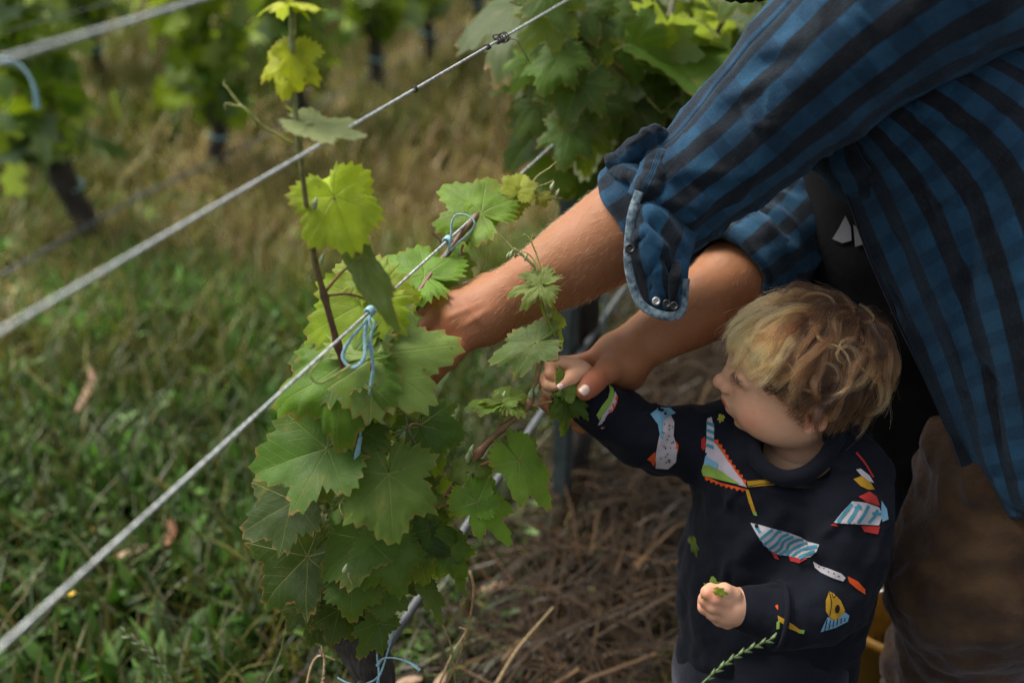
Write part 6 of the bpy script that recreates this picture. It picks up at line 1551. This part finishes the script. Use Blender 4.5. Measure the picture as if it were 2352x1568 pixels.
cuff((1792, 1412, 1.115), (1692, 1394, 1.108), .0350, .0242)
v, f, uv = tube([at(1786, 1412, 1.114) + .0362 * (math.cos(a) * c2w((.15, 1, 0)) + math.sin(a) * c2w((0, 0, 1))) for a in np.linspace(0, 6.283, 24)], .0030, nseg=8, n=60, cap=False); o = obj('cuff_seam', v, f, M['navy'], None); o.parent = sweat

# --- prints on the cloth: flat shapes laid on the surface
FLAT = {}
def flat(name, c):
    if name not in FLAT: FLAT[name] = mat_cloth('print_' + name, c, tuple(x * .85 for x in c), 40, 1200, .0008, .1)
    return FLAT[name]
COLS = {'undershirt': (.17, .175, .195), 'white': (.50, .48, .52), 'orange': (.62, .085, .015), 'red': (.42, .035, .03), 'teal': (.05, .24, .34), 'sky': (.16, .36, .52), 'green': (.22, .36, .07), 'yellow': (.44, .25, .02), 'black': (.006, .006, .008), 'lilac': (.48, .44, .52)}
def decal(par, name, poly, colr, lift=.0008, tgt=None, step=7.0):
    """lay a drawn outline on the cloth"""
    tgt = tgt or bvh
    poly = np.array(poly, float); n = len(poly); ring = []
    for i in range(n):
        a, b = poly[i], poly[(i + 1) % n]; m = max(1, int(np.linalg.norm(b - a) / step))
        for k in range(m): ring.append(a + (b - a) * k / m)
    ring = np.array(ring); lo, hi = poly.min(0), poly.max(0)
    gx_, gy_ = np.meshgrid(np.arange(lo[0] + step * .5, hi[0], step), np.arange(lo[1] + step * .5, hi[1], step)); q = np.stack([gx_.ravel(), gy_.ravel()], 1)
    ins = np.zeros(len(q), bool); j = len(ring) - 1
    for i in range(len(ring)):
        yi, yj = ring[i, 1], ring[j, 1]; c = ((yi > q[:, 1]) != (yj > q[:, 1])) & (q[:, 0] < (ring[j, 0] - ring[i, 0]) * (q[:, 1] - yi) / (yj - yi + 1e-12) + ring[i, 0]); ins ^= c; j = i
    q = q[ins]
    if len(q):
        dm = np.min(np.linalg.norm(q[:, None] - ring[None], axis=2), axis=1); q = q[dm > step * .35]
    allp = np.vstack([ring, q]) if len(q) else ring; E_ = [(i, (i + 1) % len(ring)) for i in range(len(ring))]
    vs, es, fs, *_ = geometry.delaunay_2d_cdt([Vector(p) for p in allp], E_, [], 1, 1e-6)
    V = []; ok = True
    for p in vs:
        d = Vector(at(p[0], p[1], 1) - C0).normalized(); hit = tgt.ray_cast(Vector(C0), d)
        if hit[0] is None: V.append(None); continue
        nn = hit[1] if hit[1].dot(d) < 0 else -hit[1]; V.append(np.array(hit[0] + nn * lift - d * lift * .5))
    F_ = [list(f_) for f_ in fs if all(V[k] is not None for k in f_)]
    F_ = [f_ for f_ in F_ if max(np.linalg.norm(V[f_[a]] - V[f_[a - 1]]) for a in range(3)) < .02]
    V = [x if x is not None else np.array(HC) for x in V]
    used = sorted({k for f_ in F_ for k in f_}); mp = {k: i for i, k in enumerate(used)}
    if not used: return None
    o = obj(name, np.array([V[k] for k in used]), [[mp[k] for k in f_] for f_ in F_], flat(colr, tuple(.74 * x for x in COLS[colr])), par); return o
def stroke(par, name, line, w, colr, lift=.0014, tgt=None):
    P = np.array(line, float); 
    if len(P) > 2: P = spline(np.column_stack([P, np.zeros(len(P))]), len(P) * 4)[:, :2]
    T = np.gradient(P, axis=0); T /= np.linalg.norm(T, axis=1)[:, None] + 1e-9; Nn = np.stack([-T[:, 1], T[:, 0]], 1) * w / 2
    return decal(par, name, np.vstack([P + Nn, (P - Nn)[::-1]]), colr, lift, tgt, step=5.0)
def teeth(par, line, h, n, colr='orange', lift=.0008):
    """zigzag fringe along a line"""
    P = spline(np.column_stack([np.array(line, float), np.zeros(len(line))]), 2 * n + 1)[:, :2]; T = np.gradient(P, axis=0); T /= np.linalg.norm(T, axis=1)[:, None]; Nn = np.stack([T[:, 1], -T[:, 0]], 1)
    out = [P[i] + Nn[i] * (h if i % 2 else h * .25) for i in range(len(P))]
    return decal(par, 'print_fringe', np.vstack([out, P[::-1] - Nn[::-1] * 1.0]), colr, lift, step=6.0)
class PRINT:
    pass
def printed(): 
    return sweat
decal(man, 'tshirt_print', [(1914, 548), (1930, 522), (1944, 494), (1956, 520), (1958, 552), (1936, 558)], 'undershirt', .002, tbvh); decal(man, 'tshirt_print', [(1962, 515), (1974, 522), (1988, 560), (1966, 566)], 'undershirt', .002, tbvh)
# left chest pennant shaped fish
decal(sweat, 'print_fish', [(1638, 1012), (1648, 1022), (1676, 1062), (1698, 1092), (1716, 1118), (1700, 1114), (1665, 1100), (1640, 1080), (1616, 1072), (1618, 1060), (1624, 1040)], 'lilac')
decal(sweat, 'print_belly', [(1616, 1066), (1640, 1072), (1660, 1082), (1680, 1098), (1702, 1112), (1688, 1110), (1650, 1100), (1616, 1092), (1612, 1080)], 'green', .0013)
decal(sweat, 'print_fin', [(1620, 1046), (1652, 1064), (1648, 1076), (1618, 1062)], 'sky', .0016)
teeth(sweat, [(1640, 1010), (1656, 1030), (1676, 1062), (1698, 1092), (1712, 1112)], 8, 9)
teeth(sweat, [(1712, 1122), (1690, 1118), (1655, 1108), (1620, 1094)], 8, 8)
decal(sweat, 'print_pencil', [(1716, 1104), (1746, 1102), (1778, 1100), (1778, 1114), (1746, 1116), (1718, 1118)], 'yellow'); decal(sweat, 'print_pencil_end', [(1778, 1100), (1789, 1100), (1789, 1112), (1778, 1114)], 'green')
decal(sweat, 'print_pencil', [(1712, 1122), (1720, 1124), (1730, 1155), (1736, 1174), (1728, 1174), (1720, 1152)], 'yellow'); decal(sweat, 'print_pencil_end', [(1728, 1174), (1737, 1174), (1740, 1184), (1732, 1182)], 'green')
stroke(sweat, 'print_outline', [(1718, 1116), (1748, 1112), (1780, 1112)], 2, 'black', .002)
# striped ribbon fish by the chin
decal(sweat, 'print_fish', [(1624, 962), (1634, 958), (1640, 985), (1640, 1012), (1630, 1036), (1620, 1040), (1622, 1010)], 'white')
for a in (968, 984, 1000, 1018): decal(sweat, 'print_stripe', [(1622, a), (1640, a + 6), (1640, a + 14), (1622, a + 7)], 'teal', .0014)
decal(sweat, 'print_fin', [(1610, 1008), (1618, 1002), (1622, 1026), (1616, 1034), (1610, 1028)], 'red', .001)
# middle striped fish
FISH = [(1724, 1200), (1748, 1206), (1780, 1214), (1812, 1222), (1840, 1232), (1858, 1244), (1882, 1250), (1876, 1266), (1862, 1278), (1838, 1284), (1812, 1276), (1786, 1272), (1768, 1262), (1752, 1246), (1738, 1226)]
decal(sweat, 'print_fish', FISH, 'white')
for a in [[(1736, 1208), (1746, 1222)], [(1745, 1238), (1760, 1226), (1775, 1214)], [(1753, 1250), (1772, 1236), (1786, 1220), (1795, 1219)], [(1765, 1260), (1782, 1248), (1795, 1232), (1812, 1224)], [(1778, 1268), (1792, 1258), (1800, 1242), (1822, 1230)], [(1790, 1272), (1806, 1262), (1812, 1248), (1832, 1238), (1846, 1238)], [(1806, 1274), (1818, 1262), (1834, 1252), (1856, 1246)], [(1820, 1278), (1836, 1266), (1858, 1258), (1878, 1254)], [(1838, 1282), (1856, 1272), (1872, 1264)]]:
    stroke(sweat, 'print_stripe', a, 6.5, 'teal', .0015)
decal(sweat, 'print_fin', [(1770, 1264), (1782, 1270), (1790, 1284), (1780, 1282)], 'red', .001); decal(sweat, 'print_fin', [(1812, 1276), (1838, 1282), (1856, 1282), (1836, 1292), (1816, 1288)], 'red', .001)
decal(sweat, 'print_eye', [(1734, 1204), (1742, 1205), (1744, 1212), (1737, 1213)], 'black', .002)
# shoulder fish, right
decal(sweat, 'print_fish', [(1916, 1200), (1934, 1176), (1958, 1150), (1990, 1154), (2018, 1164), (2026, 1184), (2018, 1206), (1990, 1204), (1950, 1202)], 'white')
for a in [[(1924, 1198), (1944, 1172), (1956, 1156)], [(1948, 1200), (1962, 1178), (1972, 1158)], [(1962, 1166), (1978, 1164)], [(1970, 1200), (1984, 1180), (1994, 1160)], [(1994, 1200), (2008, 1184), (2014, 1170)], [(2002, 1178), (2022, 1180)]]: stroke(sweat, 'print_stripe', a, 7, 'teal', .0015)
decal(sweat, 'print_fin', [(1972, 1140), (1996, 1128), (2012, 1140), (2020, 1160), (1998, 1158)], 'red'); decal(sweat, 'print_fin', [(1976, 1206), (2020, 1208), (2016, 1226), (1984, 1220)], 'red', .001); decal(sweat, 'print_fin', [(1908, 1206), (1920, 1200), (1924, 1208)], 'red')
decal(sweat, 'print_tail', [(2024, 1150), (2036, 1168), (2040, 1192), (2026, 1198), (2022, 1176)], 'sky')
stroke(sweat, 'print_outline', [(1958, 1150), (1990, 1153), (2020, 1164)], 2.2, 'black', .002); stroke(sweat, 'print_outline', [(1914, 1202), (1950, 1203), (2018, 1208)], 2.2, 'black', .002)
decal(sweat, 'print_hand', [(1960, 1100), (1980, 1092), (2000, 1110), (2008, 1124), (1992, 1124), (1976, 1116)], 'yellow'); decal(sweat, 'print_hand', [(1966, 1078), (1976, 1076), (1996, 1092), (2006, 1108), (1996, 1106), (1978, 1092)], 'white')
stroke(sweat, 'print_line', [(1966, 1040), (1984, 1062), (2004, 1096)], 4, 'red')
# left sleeve
decal(sweat, 'print_bone', [(1868, 1288), (1884, 1298), (1908, 1306), (1932, 1316), (1942, 1326), (1936, 1334), (1912, 1326), (1886, 1314), (1872, 1302)], 'white')
for p in [(1882, 1300), (1894, 1304), (1904, 1312), (1916, 1316), (1926, 1322)]: decal(sweat, 'print_dot', [(p[0] - 1.6, p[1] - 1.6), (p[0] + 1.6, p[1] - 1.4), (p[0] + 1.6, p[1] + 1.6), (p[0] - 1.6, p[1] + 1.4)], 'black', .0018)
decal(sweat, 'print_flag', [(1946, 1322), (1970, 1334), (1986, 1352), (1986, 1364), (1966, 1350), (1950, 1336)], 'orange')
decal(sweat, 'print_fish_head', [(1896, 1378), (1904, 1358), (1914, 1362), (1930, 1378), (1940, 1400), (1934, 1416), (1918, 1424), (1904, 1416), (1896, 1402)], 'yellow')
decal(sweat, 'print_scarf', [(1940, 1404), (1950, 1412), (1946, 1426), (1918, 1440), (1884, 1450), (1892, 1432), (1900, 1416), (1918, 1424)], 'sky')
for k in range(6): stroke(sweat, 'print_outline', [(1898 + 8 * k, 1420 + (1 if k < 3 else -1) * k * .6), (1893 + 9 * k, 1446 - 4 * k)], 2, 'black', .0018)
stroke(sweat, 'print_outline', [(1904, 1360), (1908, 1386), (1903, 1414)], 2, 'black', .0018); stroke(sweat, 'print_eye', [(1918, 1392), (1923, 1388), (1926, 1396), (1922, 1406), (1917, 1402), (1918, 1392)], 2, 'black', .0018); stroke(sweat, 'print_outline', [(1909, 1362), (1913, 1372), (1918, 1366)], 2, 'black', .0018)
decal(sweat, 'print_pencil', [(1786, 1412), (1800, 1420), (1822, 1434), (1842, 1448), (1836, 1452), (1812, 1442), (1788, 1424)], 'yellow'); decal(sweat, 'print_pencil_end', [(1836, 1444), (1848, 1446), (1846, 1454), (1832, 1452)], 'green')
teeth(sweat, [(1788, 1352), (1789, 1372), (1788, 1400)], -8, 3); decal(sweat, 'print_mark', [(1784, 1428), (1791, 1422), (1790, 1442), (1783, 1444)], 'green')
# right sleeve
decal(sweat, 'print_fish', [(1508, 944), (1536, 946), (1548, 970), (1546, 1000), (1555, 1030), (1552, 1060), (1534, 1076), (1506, 1074), (1506, 1040), (1514, 1000), (1520, 975)], 'white')
decal(sweat, 'print_cap', [(1492, 950), (1510, 936), (1538, 938), (1552, 950), (1536, 956), (1522, 966), (1520, 990), (1522, 1008), (1516, 1004), (1510, 974)], 'sky', .0014)
rp_ = random.Random(3)
for k in range(26):
    x = rp_.uniform(1516, 1546); y = rp_.uniform(972, 1066); decal(sweat, 'print_dot', [(x - 1.3, y - 1.3), (x + 1.3, y - 1.2), (x + 1.3, y + 1.3), (x - 1.3, y + 1.2)], 'black', .0016)
decal(sweat, 'print_flag', [(1486, 1054), (1504, 1036), (1506, 1056), (1502, 1070), (1494, 1058)], 'orange'); decal(sweat, 'print_flag', [(1552, 1012), (1558, 1022), (1556, 1040), (1550, 1030)], 'orange')
decal(sweat, 'print_cuff_stripe', [(1398, 882), (1408, 892), (1412, 908), (1402, 930), (1388, 946), (1376, 964), (1370, 952), (1382, 932), (1396, 914), (1400, 898)], 'green', .0008)
decal(sweat, 'print_cuff_stripe', [(1412, 898), (1418, 914), (1412, 932), (1398, 956), (1384, 984), (1372, 976), (1384, 952), (1402, 928), (1411, 910)], 'lilac', .0008)
teeth(sweat, [(1419, 908), (1416, 928), (1402, 954), (1388, 984)], -11, 5)
# --- trousers and shoes
s = Solid(); hipl, hipr = at(1815, 1540, 1.27), at(1680, 1540, 1.31)
s.chain([at(1770, 1450, 1.275), (hipl + hipr) / 2], [.10, .085], .04)
for p in (hipl, hipr): s.chain([p, np.array([p[0], p[1] + .01, .2]), np.array([p[0], p[1] + .01, .06])], [.075, .06, .05], .04)
v, f = s.mesh(.006); v = v + s.normal(v) * (.004 * nz(v, 25))[:, None]; obj('trousers', v, f, M['denim_dark'], child)
for p in (hipl, hipr):
    q = np.array([p[0], p[1] + .01, 0]); s = Solid().cone(q + [0, 0, .06], q + [0, 0, .035], .034, .036, .02).cone(q + [0, 0, .03], q + [-.07, -.045, .028], .034, .032, .02); v, f = s.mesh(.005); v[:, 2] = np.maximum(v[:, 2], .002); obj('shoe', v, f, M['boot'], child)

# ------------------------------------------------------------------ torn leaves in the small hands, and odd things near by
held = thing('torn_leaves', 'bunch of torn vine leaves in the toddler\'s raised fist', 'leaves', at(1300, 930, 1.15))
H_ = lambda J, T, **k: leaf(held, J, T, **k)
H_((1286, 870), (1288, 838), n=(.2, .1, 1), c=(.12, .20, .05), Z=1.137, wide=.5, lobe=.6, name='leaf')
H_((1305, 892), (1268, 905), n=(-.2, .4, 1), c=(.05, .11, .02), Z=1.142, wide=.7)
H_((1308, 888), (1310, 925), n=(.1, .4, 1), c=(.09, .15, .04), Z=1.138, wide=1.1)
H_((1300, 915), (1300, 1000), n=(.2, .1, 1), c=(.04, .09, .018), Z=1.15, wide=.6)
H_((1318, 915), (1356, 966), n=(.3, .2, 1), c=(.045, .095, .02), Z=1.145, wide=.5)
H_((1290, 915), (1285, 970), n=(-.1, .1, 1), c=(.035, .08, .016), Z=1.155, wide=.7)
bit = thing('torn_leaf', 'torn green leaf bits pinched in the toddler\'s lower hand', 'leaf', at(1640, 1350, 1.08))
leaf(bit, (1640, 1362), (1638, 1320), n=(0, .1, 1), c=(.10, .17, .04), Z=1.090, wide=.75, sinus=.5)
leaf(bit, (1650, 1357), (1674, 1363), n=(.1, .4, 1), c=(.12, .18, .03), Z=1.071, wide=.6)
leaf(bit, (1622, 1368), (1610, 1372), n=(0, .3, 1), c=(.10, .17, .04), Z=1.076, wide=1.0)
sprig = thing('leaf_scrap', 'small green leaf stuck to the front of the sweatshirt', 'leaf', at(1598, 1250, 1.18))
leaf(sprig, (1592, 1246), (1602, 1280), n=(0, .2, 1), c=(.08, .13, .04), Z=1.168, wide=.4)
crumb = thing('leaf_crumb', 'tiny yellow green leaf bit on the toddler\'s lower lip', 'leaf', at(1655, 968, 1.15))
leaf(crumb, (1657, 958), (1652, 972), n=(-.3, .1, 1), c=(.28, .30, .04), Z=1.148, wide=.7)
# yellow bucket standing behind the trouser leg
bk = at(2030, 1570, 1.66); bk[2] = 0
bucket = thing('bucket', 'yellow plastic bucket, blurred, between the toddler and the brown trousers', 'bucket', bk)
M['yellow_plastic'] = mat_simple('yellow_plastic', (.22, .105, .006), .5, 0, 30, .15)
a = np.linspace(0, 2 * np.pi, 40, endpoint=False); prof = [(.0, .005), (.095, .005), (.10, .01), (.125, .26), (.134, .262), (.134, .275), (.125, .277), (.118, .27), (.095, .02), (0, .018)]
V = np.array([bk + np.array([r_ * math.cos(t_), r_ * math.sin(t_), z_]) for r_, z_ in prof for t_ in a]); k = 40
obj('pail', V, np.array([[i * k + j, i * k + (j + 1) % k, (i + 1) * k + (j + 1) % k, (i + 1) * k + j] for i in range(len(prof) - 1) for j in range(k)]), M['yellow_plastic'], bucket)
tube_obj('handle', [bk + np.array([.13 * math.cos(t_), -.02 - .05 * math.sin(t_), .26 + .10 * math.sin(t_)]) for t_ in np.linspace(0, np.pi, 12)], .003, M['wire'], bucket, nseg=8)
